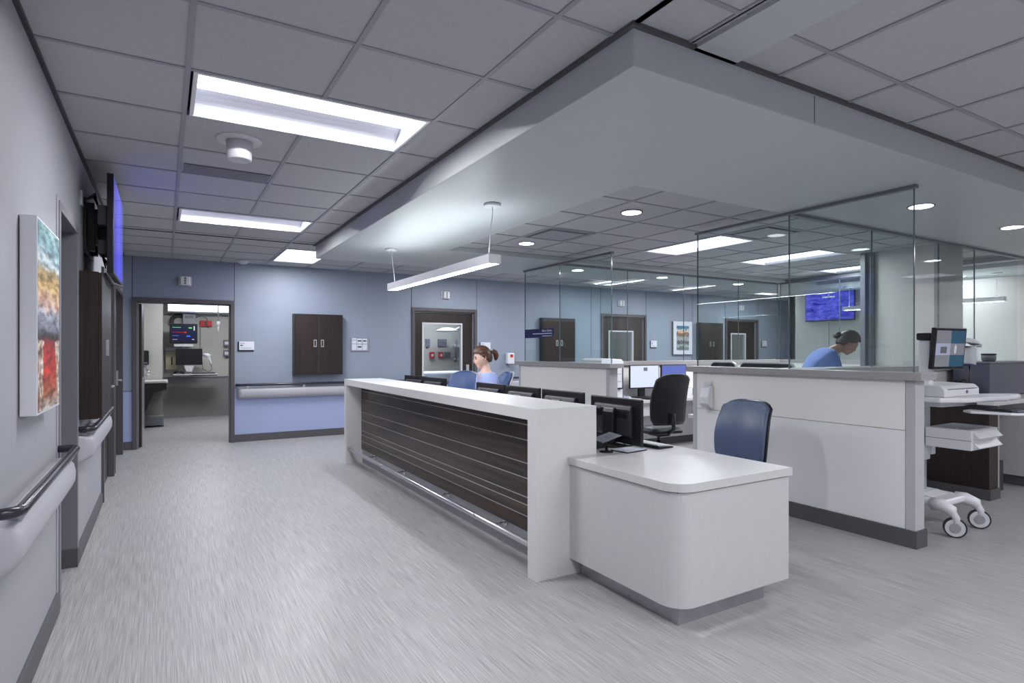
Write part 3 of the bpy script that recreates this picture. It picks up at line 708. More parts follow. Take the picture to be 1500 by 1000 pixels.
# ================================================================== PARTITIONS WITH GLASS
def screen_x(label, x, y0, y1, gy0, gy1, joints, two_tone=True, ends=True, gx=None):
    """half-height partition running in depth, faces -x, glass on its front edge"""
    t = T('glazed_partition', label, 'partition', (x+.06, (y0+y1)/2, 0)); th = .125
    B(x+.004, x+th-.004, y0+.07, y1-.02, .84, 1.205).build('upper_panel', M['panel'], t)
    B(x+.006, x+th-.006, y0+.07, y1-.02, .10, .836).build('lower_panel', M['panel2'], t)
    B(x, x+th, y0, y0+.066, .1, 1.205).build('end_post', M['post'], t, bevel=.002)
    B(x, x+th, y1-.05, y1, .1, 1.205).build('end_post', M['post'], t, bevel=.002)
    B(x+.01, x+th-.01, y0+.066, y0+.071, .1, 1.2).build('reveal', M['dark'], t)
    B(x-.05, x+th+.045, y0-.06, y1+.05, 1.205, 1.26).build('cap', M['cap'], t, bevel=.003)
    B(x-.014, x+th+.014, y0-.014, y1+.014, 0, .125).build('skirting', M['base'], t)
    gx = x-.025 if gx is None else gx
    js = [gy0]+joints+[gy1]
    for a, b in zip(js[:-1], js[1:]):
        B(gx, gx+.012, a+.003, b-.003, 1.262, SZ-.022).build('glass_pane', M['glass'], t)
    for q in js: B(gx-.0005, gx+.0125, q-.0028, q+.0028, 1.262, SZ-.022).build('glass_joint', M['glassedge'], t)
    B(gx-.016, gx+.028, gy0-.02, gy1+.02, SZ-.024, SZ+.0).build('head_track', M['grey'], t, bevel=.002)
    return t
p1 = screen_x('half-height glazed partition with cream panels nearest the camera behind the low desk', 4.63, 2.16, 4.22, 2.16, 4.14, [3.135])
p2 = screen_x('half-height glazed partition with cream panels behind the monitor row, next to the printer', 4.63, 5.52, 7.63, 5.46, 7.42, [6.53])
def screen_y(label, y, x0, x1, gx0, gx1, joints):
    t = T('glazed_partition', label, 'partition', ((x0+x1)/2, y+.12, 0)); th = .22
    B(x0, x1, y+.004, y+th-.004, .84, 1.205).build('upper_panel', M['panel'], t)
    B(x0, x1, y+.006, y+th-.006, .10, .836).build('lower_panel', M['panel2'], t)
    B(x0, x1, y-.04, y+th+.04, 1.205, 1.26).build('cap', M['cap'], t, bevel=.003)
    B(x0, x1, y-.012, y+th+.012, 0, .12).build('skirting', M['base'], t)
    gy = y+.012; js = [gx0]+joints+[gx1]
    for a, b in zip(js[:-1], js[1:]): B(a+.003, b-.003, gy, gy+.012, 1.262, SZ-.022).build('glass_pane', M['glass'], t)
    for q in js[1:]: B(q-.0028, q+.0028, gy-.0005, gy+.0125, 1.262, SZ-.022).build('glass_joint', M['glassedge'], t)
    B(gx0, gx1+.02, gy-.02, gy+.034, SZ-.026, SZ).build('head_track', M['grey'], t, bevel=.002)
    return t
screen_y('long glazed half wall behind the medical cart, running to the pillar side', 3.12, 4.81, 9.6, 4.62, 9.6, [5.90, 7.21, 8.05])
screen_y('long glazed half wall behind the two lit desk screens', 6.52, 4.81, 9.28, 4.62, 9.28, [5.82, 6.97, 8.25])
t = T('glazed_partition', 'glazed half wall closing the station at its television end', 'partition', (9.4, 4.9, 0))
B(9.30, 9.52, 3.39, 6.8, .1, 1.205).build('panel', M['panel'], t); B(9.29, 9.55, 3.385, 6.82, 1.205, 1.26).build('cap', M['cap'], t); B(9.29, 9.53, 3.39, 6.81, 0, .12).build('skirting', M['base'], t)
for a, b in ((3.17, 4.3), (4.3, 5.45), (5.45, 6.5)):
    B(9.31, 9.322, a+.003, b-.003, 1.262, SZ-.024).build('glass_pane', M['glass'], t); B(9.3095, 9.3225, b-.003, b+.003, 1.262, SZ-.024).build('glass_joint', M['glassedge'], t)
B(9.29, 9.345, 3.17, 6.5, SZ-.026, SZ+.04).build('head_track', M['grey'], t)
B(9.26, 9.36, 3.19, 6.38, SZ+.041, IZ).build('head_beam', M['soffit'], t)

def text(body, size, parent, name, m, loc, rot, align='LEFT', ext=.0008):
    cu = bpy.data.curves.new(name, 'FONT'); cu.body = body; cu.size = size; cu.extrude = ext; cu.align_x = align; cu.resolution_u = 2
    o = bpy.data.objects.new(name, cu)
    dg = bpy.context.evaluated_depsgraph_get(); me = bpy.data.meshes.new_from_object(o)
    bpy.data.objects.remove(o); me.materials.append(m); me.name = name
    q = bpy.data.objects.new(name, me); COL.objects.link(q); q.parent = parent
    b = Vector(BASE.get(parent.name, (0, 0, 0))); q.location = Vector(loc)-b; q.rotation_euler = rot; return q
# blue sign on the glass
t = T('glass_sign', 'navy blue strip sign with pale lettering fixed to the glass', 'sign', (4.595, 7.03, 1.60))
B(4.592, 4.602, 6.66, 7.40, 1.60, 1.725).build('plate', M['navy'], t)
text('Nurse Station', .044, t, 'lettering', M['lettering'], (4.590, 6.69, 1.682), (R(90), 0, R(-90)), 'RIGHT')
def bars(parent, rows, x, m, th=.0008, rnd=1, axis='x'):
    """rows of unreadable small print: little dashes, (u0, u1, z, height)"""
    mb = MB(); rr = random.Random(rnd)
    for u0, u1, z, h in rows:
        u = u0
        while u < u1-.002:
            wv = min(u1-u, rr.uniform(.012, .03)*max(.25, h/.010))
            if axis == 'y': mb.box(x-th, x, u, u+wv*.8, z, z+h)
            else: mb.box(u, u+wv*.8, x-th, x, z, z+h)
            u += wv
    return mb.build('small_print', m, parent)
bars(t, [(6.69, 7.18, 1.650, .012), (6.69, 6.93, 1.618, .009)], 4.592, M['lettering'], axis='y')

# sanitiser on the partition post
t = T('hand_sanitizer', 'white wall dispenser on the far end of the near partition', 'dispenser', (4.63, 4.02, .84))
MB().prism([(4.63, .86), (4.60, .86), (4.545, .90), (4.55, .96), (4.575, 1.05), (4.60, 1.07), (4.63, 1.07)], 'y', 3.96, 4.07).build('body', M['white'], t, bevel=.008)
MB().prism(rrect(3.975, 4.055, 1.075, 1.115, .01), 'x', 4.60, 4.63).build('hook', M['white'], t)
B(4.55, 4.60, 3.985, 4.045, .845, .865).build('nozzle', M['offw'], t)

# ================================================================== REAR DESK, SCREENS, PRINTER
t = T('rear_desk', 'grey laminate desk along the glazed half wall behind the dark chair', 'desk', (7.0, 6.3, 0))
B(4.81, 9.25, 5.98, 6.505, .70, .74).build('desk_top', M['lamtop'], t, bevel=.002)
for x in (4.82, 7.4, 9.2): B(x, x+.03, 6.051, 6.49, 0, .70).build('support_panel', M['lam'], t)
B(4.86, 9.2, 6.44, 6.47, .12, .70).build('modesty_panel', M['lam'], t)
B(4.82, 6.3, 6.02, 6.05, .52, .70).build('apron', M['lam'], t, bevel=.002)
GR = 'lit screens on the rear desk'
for k, (x, rz, sc_, l) in enumerate(((5.92, 177, 'scrw', 'lit white monitor on the rear desk beside the printer'), (6.50, 183, 'scrb', 'lit blue monitor on the rear desk behind the dark chair'))):
    m_ = T('desk_monitor', l, 'monitor', (x, 6.30, .74), GR, rotz=rz); monitor_parts(m_, .54, .34, .305, sc_)
    if k == 0: MB().box(-.05, .02, .0136, .0142, .385, .435).build('window_icon', M['grey'], m_)
keyboard('keyboard', 'dark keyboard before the lit white screen on the rear desk', (5.95, 6.09, .74), 180, M['black'], M['keydk'], .42)
phone('black desk phone on the rear desk beside the near partition end', (7.02, 6.22, .74), 160)
t = T('printer', 'white office printer with dark side standing at the partition end', 'printer', (5.14, 6.26, .74))
B(4.95, 5.32, 6.07, 6.48, .741, .90).build('paper_drawer', M['white'], t, bevel=.008)
MB().prism(rrect(4.95, 5.32, 6.07, 6.48, .03), 'z', .915, 1.22).build('body', M['white'], t, bevel=.006)
MB().prism([(4.945, 1.225), (5.33, 1.225), (5.33, 1.27), (5.29, 1.30), (5.0, 1.315), (4.945, 1.29)], 'y', 6.06, 6.49).build('scanner_lid', M['white'], t, bevel=.01)
B(5.321, 5.36, 6.10, 6.46, .78, 1.22).build('side_cover', M['bluegrey'], t, bevel=.006)
B(4.98, 5.29, 6.05, 6.07, .90, .914).build('drawer_gap', M['black'], t)
for z in (1.0, 1.10): B(4.98, 5.29, 6.065, 6.071, z, z+.004).build('panel_line', M['grey'], t)
t = T('paper_stack', 'small white stack of folded paper on the rear desk next to the printer', 'paper', (5.45, 6.15, .74))
MB().prism([(5.40, .741), (5.51, .741), (5.44, .80)], 'y', 6.06, 6.22).build('folded_card', M['paper'], t)
# wide pale-rimmed screens on the inner desk behind the near partition
t = T('inner_desk', 'grey desk behind the near partition under the pale-rimmed screens', 'desk', (5.2, 3.9, 0))
B(4.81, 5.50, 3.40, 4.45, .70, .74).build('desk_top', M['lamtop'], t, bevel=.002); B(4.84, 5.45, 3.42, 3.45, 0, .70).build('support_panel', M['lam'], t); B(4.84, 5.45, 4.16, 4.19, 0, .70).build('support_panel', M['lam'], t)
for (x, yc, w_, zc, l) in ((5.18, 3.78, .62, 1.10, 'wide dark screen with a pale curved rim showing over the near partition'), (5.20, 4.32, .34, 1.10, 'smaller dark screen with a pale rim at the far end of the near partition')):
    t = T('rimmed_monitor', l, 'monitor', (x, yc, .74), 'pale rimmed screens')
    MB().prism(rrect(yc-w_/2, yc+w_/2, zc-.2, zc+.2, .07, 8), 'x', x, x+.03).build('rim', M['white'], t)
    MB().prism(rrect(yc-w_/2+.012, yc+w_/2-.012, zc-.19, zc+.186, .06, 8), 'x', x-.012, x).build('back_cover', M['mesh'], t)
    B(x+.0, x+.05, yc-.03, yc+.03, .75, .95).build('neck', M['offw'], t); B(x-.08, x+.14, yc-.12, yc+.12, .74, .755).build('foot', M['offw'], t, bevel=.004)

# ================================================================== WALL-MOUNTED THINGS
def rail_x(label, x, y0, y1):      # on the left wall (faces +x)
    t = T('wall_handrail', label, 'handrail', (x, (y0+y1)/2, .66), 'bumper handrails')
    MB().tube([(x+.004, y0, .885), (x+.05, y0, .885), (x+.075, y0+.012, .885), (x+.088, y0+.04, .885), (x+.088, y1-.04, .885), (x+.075, y1-.012, .885), (x+.05, y1, .885), (x+.004, y1, .885)], .0195, 14).build('grip_rail', M['rail'], t)
    n = max(2, int((y1-y0)/.8)+1)
    for i in range(n):
        y = y0+.15+(y1-y0-.3)*i/(n-1)
        MB().prism([(x+.0, .80), (x+.06, .80), (x+.098, .868), (x+.07, .875), (x+.03, .84), (x, .845)], 'y', y-.02, y+.02).build('bracket', M['steel'], t)
    B(x, x+.02, y0+.02, y1-.02, .70, .84).build('mounting_plate', M['alu'], t)
    prof = [(0, .665), (.045, .67), (.075, .69), (.09, .725), (.092, .77), (.084, .81), (.065, .832), (.03, .838), (0, .838)]
    def f(u, v):
        k = u*(y1-y0); e = min(k, y1-y0-k); s_ = 1 if e > .07 else math.sin(math.acos(max(0, 1-e/.07))) if e < .07 else 1
        i = min(len(prof)-2, int(v*(len(prof)-1))); fr_ = v*(len(prof)-1)-i; a, b = prof[i], prof[i+1]
        d = a[0]+(b[0]-a[0])*fr_; z = a[1]+(b[1]-a[1])*fr_
        return (x+d*s_, y0+k, z)
    us = 40
    mb = MB(); ks = [0, .005, .015, .03, .05, .07]; L = y1-y0; pos = ks+[L-q for q in reversed(ks)]
    pts = [[Vector(f(p/L, j/16)) for j in range(17)] for p in pos]; k0 = 0
    for row in pts: mb.v += row
    for i in range(len(pts)-1):
        for j in range(16): a = i*17+j; mb.f.append((a, a+1, a+18, a+17)); mb.sm.append(True)
    mb.build('bumper', M['bump'], t)
    return t
rail_x('dark grip rail over a grey bumper on the near left wall, below the canvas', XL, 2.50, 4.0)
rail_x('dark grip rail over a grey bumper on the left wall under the wood cabinet', XL, 4.92, 6.60)
def rail_y(label, y, x0, x1):      # on the back wall (faces -y)
    t = rail_x(label, 0, 0, x1-x0); root = t
    bs = Vector(BASE[t.name])
    for c in t.children:
        for v in c.data.vertices: p = v.co+bs; v.co = (p.y, -p.x, p.z)
    root.location = (x0, y, 0)
    return t
rail_y('dark grip rail over a grey bumper on the blue wall under the first wood cabinet', YB-.004, .97, 3.78)
rail_y('dark grip rail over a grey bumper on the blue wall past the glazed wood door', YB-.004, 5.2, 8.1)

def cabinet_y(label, x0, x1, z0, z1, dep=.13):
    t = T('wall_cabinet', label, 'cabinet', ((x0+x1)/2, YB, z0), 'dark wood wall cabinets')
    y0 = YB-dep
    MB().box(x0, x0+.018, y0, YB, z0, z1).box(x1-.018, x1, y0, YB, z0, z1).box(x0+.018, x1-.018, y0, YB, z0, z0+.018).box(x0+.018, x1-.018, y0, YB, z1-.018, z1).box(x0+.018, x1-.018, YB-.01, YB, z0+.018, z1-.018).build('carcass', M['dark'], t)
    xm = (x0+x1)/2
    for a, b, s_ in ((x0+.02, xm-.002, 1), (xm+.002, x1-.02, -1)):
        d = B(a, b, y0-.004, y0+.014, z0+.02, z1-.02).build('door', M['wz2'], t, bevel=.001, seg=1)
        hx = (b-.055) if s_ == 1 else (a+.055); hz = (z0+z1)/2+.02
        mb = MB(); 
        mb.box(hx-.024, hx+.024, y0-.010, y0-.004, hz-.06, hz-.045).box(hx-.024, hx+.024, y0-.010, y0-.004, hz+.045, hz+.06).box(hx-.024, hx-.012, y0-.010, y0-.004, hz-.045, hz+.045).box(hx+.012, hx+.024, y0-.010, y0-.004, hz-.045, hz+.045)
        mb.build('handle', M['steel'], d)
    B(xm-.0018, xm+.0018, y0+.0, y0+.004, z0+.02, z1-.02).build('door_gap', M['framelt'], t)
    return t
cabinet_y('dark wood two-door wall cabinet between the open doorway and the notice chart', 1.79, 2.57, 1.02, 2.01)
cabinet_y('dark wood wall cabinet behind the navy glass sign', 6.57, 7.38, 1.02, 2.08)
cabinet_y('dark wood wall cabinet beside the framed painting', 11.12, 11.92, 1.02, 2.09)
# cabinet on the left wall under the television
t = T('wall_cabinet', 'dark wood cabinet on the grey wall directly under the television', 'cabinet', (XL, 5.35, .95), 'dark wood wall cabinets')
B(XL, XL+.11, 4.97, 5.80, .945, 1.965).build('carcass', M['wz2'], t, bevel=.002)
for a, b in ((4.975, 5.383), (5.387, 5.795)):
    d = B(XL+.111, XL+.130, a, b, .95, 1.96).build('door', M['wz2'], t, bevel=.001, seg=1)
    yh = b-.06 if a < 5.2 else a+.06
    MB().box(XL+.130, XL+.138, yh-.022, yh+.022, 1.38, 1.393).box(XL+.130, XL+.138, yh-.022, yh+.022, 1.487, 1.50).box(XL+.130, XL+.138, yh-.022, yh-.010, 1.393, 1.487).box(XL+.130, XL+.138, yh+.010, yh+.022, 1.393, 1.487).build('handle', M['steel'], d)
# room signs
def room_sign(label, x0, x1, z0, z1, rnd):
    t = T('room_sign', label, 'sign', ((x0+x1)/2, YB, z0), 'room signs beside the doors')
    B(x0, x1, YB-.012, YB-.0035, z0, z1).build('backing', M['inkblk'], t)
    w_, h_ = x1-x0, z1-z0
    B(x0+.02, x1+.004, YB-.018, YB-.012, z0+.022, z1+.004).build('face', M['paper'], t)
    bars(t, [(x0+.035, x0+.035+w_*.28, z1-h_*.22, .009), (x0+.035, x0+.035+w_*.2, z1-h_*.45, .018), (x0+.035, x1-.04, z1-h_*.68, .007)], YB-.018, M['ink'], rnd=rnd)
room_sign('small white room sign next to the open doorway', .985, 1.215, 1.405, 1.555, 3)
room_sign('small white room sign behind the seated nurse', 5.20, 5.43, 1.415, 1.57, 4)
room_sign('small white room sign between the wide wood door and the framed painting', 9.60, 9.80, 1.47, 1.64, 5)
room_sign('small white room sign past the last wood door', 13.56, 13.76, 1.5, 1.67, 6)
t = T('notice_chart', 'grey framed chart of white cards with black inserts between cabinet and door', 'sign', (2.9, YB, 1.40))
B(2.735, 3.055, YB-.014, YB-.0035, 1.405, 1.635).build('frame', M['grid'], t, bevel=.002)
for (a, b, c, d) in ((2.755, 2.835, 1.60, 1.628), (2.755, 2.835, 1.535, 1.59), (2.755, 2.835, 1.425, 1.527), (2.845, 2.925, 1.533, 1.622), (2.845, 2.925, 1.425, 1.522), (2.935, 3.015, 1.533, 1.622), (2.935, 3.015, 1.425, 1.522)):
    B(a, b, YB-.018, YB-.014, c, d).build('card', M['paper'], t)
for (a, b, c, d) in ((2.855, 2.915, 1.573, 1.592), (2.945, 3.003, 1.573, 1.592), (2.855, 2.915, 1.468, 1.490)):
    B(a, b, YB-.0205, YB-.018, c, d).build('insert', M['inkblk'], t)
# call lights over the doors
def call_light(label, x, z):
    t = T('call_light', label, 'signal light', (x, YB, z), 'signal lights over the doors')
    B(x-.085, x+.085, YB-.02, YB-.0035, z-.07, z+.07).build('backplate', M['offw'], t, bevel=.003)
    MB().prism([(x-.07, YB-.02), (x-.055, YB-.075), (x+.055, YB-.075), (x+.07, YB-.02)], 'z', z-.06, z+.06).build('lamp_housing', M['white'], t, bevel=.003)
    for k in range(3): B(x-.012, x+.014, YB-.079, YB-.075, z-.05+k*.036, z-.022+k*.036).build('lamp_segment', M['grey'], t)
for l, x, z in (('small white signal light over the open doorway', .27, 2.45), ('small white signal light over the glazed wood door behind the nurse', 4.49, 2.44),
                ('small white signal light over the wide wood door seen through glass', 8.72, 2.46), ('small white signal light over the last wood door', 12.72, 2.5)):
    call_light(l, x, z)
t = T('soap_dispenser', 'white dispenser with a red square on the blue wall behind the nurse', 'dispenser', (5.85, YB, 1.14))
B(5.775, 5.93, YB-.10, YB-.0035, 1.155, 1.37).build('body', M['white'], t, bevel=.015); B(5.83, 5.89, YB-.104, YB-.10, 1.285, 1.34).build('red_window', M['red'], t); B(5.80, 5.90, YB-.09, YB-.02, 1.135, 1.155).build('nozzle', M['grey'], t)
# framed painting on the back wall
M['art2'] = ramp_mat('painting_shore', 'z', [(0, (150, 165, 165)), (.1, (60, 62, 62)), (.16, (170, 190, 190)), (.35, (70, 62, 56)), (.45, (165, 178, 178)), (.6, (140, 130, 120)), (.66, (60, 40, 40)), (.72, (222, 150, 100)), (.80, (226, 214, 196)), (.86, (70, 130, 160)), (1, (40, 100, 150))], (5, 1, 9), .62)
M['art1'] = ramp_mat('painting_abstract', 'z', [(0, (190, 182, 172)), (.08, (150, 90, 60)), (.2, (190, 50, 40)), (.36, (160, 40, 36)), (.40, (50, 44, 48)), (.45, (120, 120, 130)), (.52, (160, 165, 180)), (.58, (205, 170, 150)), (.68, (196, 160, 96)), (.76, (150, 130, 90)), (.80, (190, 205, 210)), (.90, (110, 150, 160)), (1, (150, 185, 186))], (2, 2.5, 7), .14)
t = T('framed_painting', 'abstract shore painting in a white mount on the blue wall between door and cabinet', 'picture', (10.6, YB, 1.3))
B(10.29, 10.92, YB-.035, YB-.0035, 1.31, 2.1).build('frame', M['frame'], t); B(10.315, 10.93, YB-.045, YB-.035, 1.325, 2.105).build('mount', M['paper'], t); B(10.41, 10.82, YB-.047, YB-.045, 1.42, 2.0).build('painting', M['art2'], t)
# canvas on the left wall
t = T('canvas_painting', 'abstract canvas of teal, ochre and red on the near grey wall', 'picture', (XL, 3.5, 1.15))
B(XL+.004, XL+.06, 3.02, 3.60, 1.155, 1.965).build('canvas', M['white'], t, bevel=.002)
B(XL+.06, XL+.0612, 3.03, 3.59, 1.165, 1.955).build('painted_face', M['art1'], t)
nt = M['art1'].node_tree; bs_ = nt.nodes['Principled BSDF']; src = bs_.inputs['Base Color'].links[0].from_socket
sp_ = [n for n in nt.nodes if n.type == 'SEPXYZ'][0]; tc = [n for n in nt.nodes if n.type == 'TEX_COORD'][0]
def mth(op, a, b=None, c=None):
    n = nt.nodes.new('ShaderNodeMath'); n.operation = op
    for k_, v_ in enumerate((a, b, c)):
        if v_ is None: continue
        if isinstance(v_, (int, float)): n.inputs[k_].default_value = v_
        else: nt.links.new(v_, n.inputs[k_])
    return n.outputs[0]
n2 = nt.nodes.new('ShaderNodeTexNoise'); n2.inputs['Scale'].default_value = 7; n2.inputs['Detail'].default_value = 8; n2.inputs['Roughness'].default_value = .7; nt.links.new(tc.outputs['Generated'], n2.inputs['Vector'])
side = mth('ABSOLUTE', mth('SUBTRACT', sp_.outputs[1], .5)); side = mth('ADD', side, mth('MULTIPLY', mth('SUBTRACT', n2.outputs['Fac'], .5), .55))
msk = mth('MULTIPLY', mth('GREATER_THAN', side, .30), mth('LESS_THAN', mth('ADD', sp_.outputs[2], mth('MULTIPLY', n2.outputs['Fac'], .08)), .42))
mxn = nt.nodes.new('ShaderNodeMixRGB'); nt.links.new(msk, mxn.inputs[0]); nt.links.new(src, mxn.inputs[1])
r3 = nt.nodes.new('ShaderNodeValToRGB'); r3.color_ramp.elements[0].position = .45; r3.color_ramp.elements[0].color = lin((140, 92, 66)); r3.color_ramp.elements[1].position = .56; r3.color_ramp.elements[1].color = lin((206, 196, 184)); nt.links.new(n2.outputs['Fac'], r3.inputs[0]); nt.links.new(r3.outputs[0], mxn.inputs[2])
# dry-brush streaks and dark contour lines
n3 = nt.nodes.new('ShaderNodeTexNoise'); n3.inputs['Scale'].default_value = 1; n3.inputs['Detail'].default_value = 6; mp3 = nt.nodes.new('ShaderNodeMapping'); mp3.inputs['Scale'].default_value = (1, 4, 26); mp3.inputs['Rotation'].default_value = (.35, 0, 0); nt.links.new(tc.outputs['Generated'], mp3.inputs[0]); nt.links.new(mp3.outputs[0], n3.inputs['Vector'])
mx4 = nt.nodes.new('ShaderNodeMixRGB'); mx4.blend_type = 'OVERLAY'; mx4.inputs[0].default_value = .75; nt.links.new(mxn.outputs[0], mx4.inputs[1])
r4 = nt.nodes.new('ShaderNodeValToRGB'); r4.color_ramp.elements[0].position = .36; r4.color_ramp.elements[0].color = (.06, .06, .06, 1); r4.color_ramp.elements[1].position = .62; r4.color_ramp.elements[1].color = (.8, .8, .8, 1); nt.links.new(n3.outputs['Fac'], r4.inputs[0]); nt.links.new(r4.outputs[0], mx4.inputs[2])
nt.links.new(mx4.outputs[0], bs_.inputs['Base Color'])
redm = mat('paint_red', (176, 44, 36), .6, noise=.3, nscale=9)
palem = mat('paint_bone', (196, 186, 176), .6, noise=.25, nscale=12)
def blot(y0, y1, z0, z1, m, x, rnd):
    rr = random.Random(rnd); n = 60; pts = []
    for i in range(n): pts.append((y0+rr.uniform(0, .35)*(y1-y0)*.3, z0+(z1-z0)*i/(n-1)))
    for i in range(n): pts.append((y1-rr.uniform(0, .35)*(y1-y0)*.3, z1-(z1-z0)*i/(n-1)))
    MB().prism(pts, 'x', x, x+.0008).build('paint_patch', m, t)
pass

# ---- televisions
def water_screen():
    m = bpy.data.materials.new('screen_water'); m.use_nodes = True; nt = m.node_tree; nt.nodes.clear()
    o = nt.nodes.new('ShaderNodeOutputMaterial'); e = nt.nodes.new('ShaderNodeEmission'); e.inputs[1].default_value = 1.15
    t_ = nt.nodes.new('ShaderNodeTexCoord'); mp = nt.nodes.new('ShaderNodeMapping'); mp.inputs['Scale'].default_value = (5, 5, 12)
    n = nt.nodes.new('ShaderNodeTexNoise'); n.inputs['Scale'].default_value = 1.3; n.inputs['Detail'].default_value = 7; n.inputs['Distortion'].default_value = .8
    r = nt.nodes.new('ShaderNodeValToRGB'); r.color_ramp.elements[0].position = .3; r.color_ramp.elements[1].position = .72
    r.color_ramp.elements[0].color = lin((24, 20, 150)); r.color_ramp.elements[1].color = lin((120, 118, 255))
    nt.links.new(t_.outputs['Object'], mp.inputs[0]); nt.links.new(mp.outputs[0], n.inputs['Vector']); nt.links.new(n.outputs['Fac'], r.inputs[0]); nt.links.new(r.outputs[0], e.inputs[0]); nt.links.new(e.outputs[0], o.inputs[0]); return m
M['water'] = water_screen(); M['tvtext'] = emis('screen_text', (235, 240, 255), 1.0)
t = T('wall_television', 'wall television showing a blue water picture on the far beige wall', 'television', (XR, 7.5, 2.03))
B(XR-.07, XR-.03, 6.96, 8.06, 2.06, 2.69).build('housing', M['black'], t, bevel=.004)
B(XR-.0715, XR-.07, 6.975, 8.045, 2.085, 2.675).build('screen', M['water'], t)
bars(t, [(7.38, 7.66, 2.565, .03)], XR-.0725, M['tvtext'], rnd=8, axis='y'); B(XR-.0728, XR-.0718, 7.50, 7.53, 2.61, 2.63).build('emblem', M['tvtext'], t)
B(XR-.074, XR-.066, 7.49, 7.53, 2.045, 2.062).build('sensor', M['steel'], t)
B(XR-.03, XR-.0, 7.3, 7.7, 2.2, 2.5).build('wall_mount', M['dark'], t)
t = T('wall_sign_plate', 'small white hanging plate beside the blue television, at the pillar', 'sign', (XR-.2, 6.7, 2.3))
B(XR-.006, XR-.0, 6.3, 6.92, 2.24, 2.32).build('plate', M['white'], t)
M['glowscr'] = ramp_mat('screen_blue_picture', 'y', [(0, (60, 60, 150)), (.5, (84, 84, 220)), (1, (60, 60, 150))], (2, 3, 6), .5, emit=1.0, rough=.08)
M['glowscr'].node_tree.nodes['Principled BSDF'].inputs['Base Color'].default_value = lin((10, 10, 14))
t = T('corridor_television', 'black television on a swing bracket high on the grey wall over the cabinet', 'television', (XL, 5.45, 2.0))
B(-.345, -.305, 5.0, 6.08, 1.965, 2.665).build('housing', M['black'], t, bevel=.004)
B(-.305, -.3035, 5.015, 6.065, 1.985, 2.65).build('screen', M['glowscr'], t)
MB().box(XL, XL+.02, 5.2, 5.7, 2.12, 2.52).box(XL+.02, XL+.06, 5.28, 5.34, 2.15, 2.5).box(XL+.02, XL+.06, 5.55, 5.61, 2.15, 2.5).build('wall_plate', M['black'], t)
MB().box(XL+.06, -.345, 5.3, 5.6, 2.2, 2.46).build('mount_arm', M['black'], t)
MB().box(XL, XL+.012, 5.03, 5.11, 2.43, 2.53).build('outlet_plate', M['offw'], t)
cb = MB(); rr = random.Random(4)
for k in range(7):
    y = 5.10+k*.05
    cb.tube([(XL+.02, 5.07, 2.47), (XL+.07, 5.1+.02*k, 2.5+.01*k), (XL+.10, y+.05, 2.44-.01*k), (XL+.08+.01*rr.random(), y+.02, 2.25), (XL+.12, y, 2.1-.01*k), (-.35, y+.1, 2.05)], .0045, 6)
cb.build('cables', M['black'], t)
MB().box(-.40, -.345, 5.05, 5.25, 2.1, 2.2).box(-.40, -.345, 5.02, 5.16, 2.3, 2.44).build('junction_box', M['dark'], t, bevel=.004)
MB().tube([(-.36, 5.1, 1.965), (-.34, 5.4, 1.93), (-.30, 5.9, 1.95)], .010, 8).build('lower_bar', M['dark'], t)

# ================================================================== THE PATIENT ROOM
t = T('overbed_light', 'long glowing light box high on the patient room wall', 'wall light', (.75, YR, 2.22))
B(.06, 2.1, YR-.16, YR, 2.23, 2.44).build('housing', M['offw'], t); B(.08, 2.08, YR-.163, YR-.16, 2.245, 2.43).build('lens', M['strip'], t); B(.06, 2.1, YR-.19, YR-.0, 2.20, 2.228).build('lower_lip', M['grey'], t)
t = T('room_fill_light', 'added hidden fill light on the patient room ceiling', 'ceiling light', (.8, 12.2, 2.7)); B(.4, 1.6, 11.9, 12.5, 2.68, 2.70).build('lens', M['examlens'], t);  # hidden emitter added for ambient light in the room
MB().box(.38, .4, 11.88, 12.52, 2.675, 2.70).box(1.6, 1.62, 11.88, 12.52, 2.675, 2.70).build('frame', M['white'], t)
for nm, x, lb in (('exam_room_light', 4.8, 'recessed ceiling light inside the exam room behind the glazed door'), ('side_room_light', 8.8, 'recessed ceiling light inside the room behind the wide wood door'), ('side_room_light', 12.8, 'recessed ceiling light inside the room behind the last wood door')):
    t = T(nm, lb, 'ceiling light', (x, 11.4, 2.7)); B(x-.6, x+.6, 11.1, 11.7, 2.68, 2.70).build('lens', M['examlens'] if x < 6 else M['roomlens'], t); MB().box(x-.62, x-.6, 11.08, 11.72, 2.675, 2.7).box(x+.6, x+.62, 11.08, 11.72, 2.675, 2.7).build('frame', M['white'], t)
yw = YR
def wt(name, label, cat, x, z, **k): return T(name, label, cat, (x, YR, z), **k)
t = wt('monitor_arm', 'grey wall bracket column carrying the two room screens', 'bracket', .4, 1.5)
B(.34, .58, yw-.13, yw-.015, 1.95, 2.19).build('control_box', M['grid'], t, bevel=.01); B(.38, .54, yw-.135, yw-.13, 2.10, 2.16).build('display_strip', M['grey'], t)
B(.33, .45, yw-.25, yw-.10, 1.0, 1.98).build('arm_column', M['offw'], t, bevel=.01)
MB().tube([(.39, yw-.2, 1.75), (.39, yw-.385, 1.75)], .03).build('upper_arm', M['offw'], t); MB().tube([(.45, yw-.2, 1.28), (.45, yw-.425, 1.28)], .03).build('lower_arm', M['offw'], t)
cb = MB()
for k in range(4):
    r_ = .12+.025*k; cb.tube([(.28+r_*math.cos(q)*.9, yw-.06, 2.02+r_*.85*math.sin(q)) for q in [R(60+18*i) for i in range(14)]], .008, 6)
cb.tube([(.58, yw-.06, 2.12), (.7, yw-.08, 2.16), (.8, yw-.06, 2.1), (.82, yw-.04, 1.9)], .007, 6).tube([(.67, yw-.03, 2.0), (.67, yw-.03, 1.5), (.65, yw-.05, 1.3)], .005, 6)
cb.build('cables', M['black'], t)
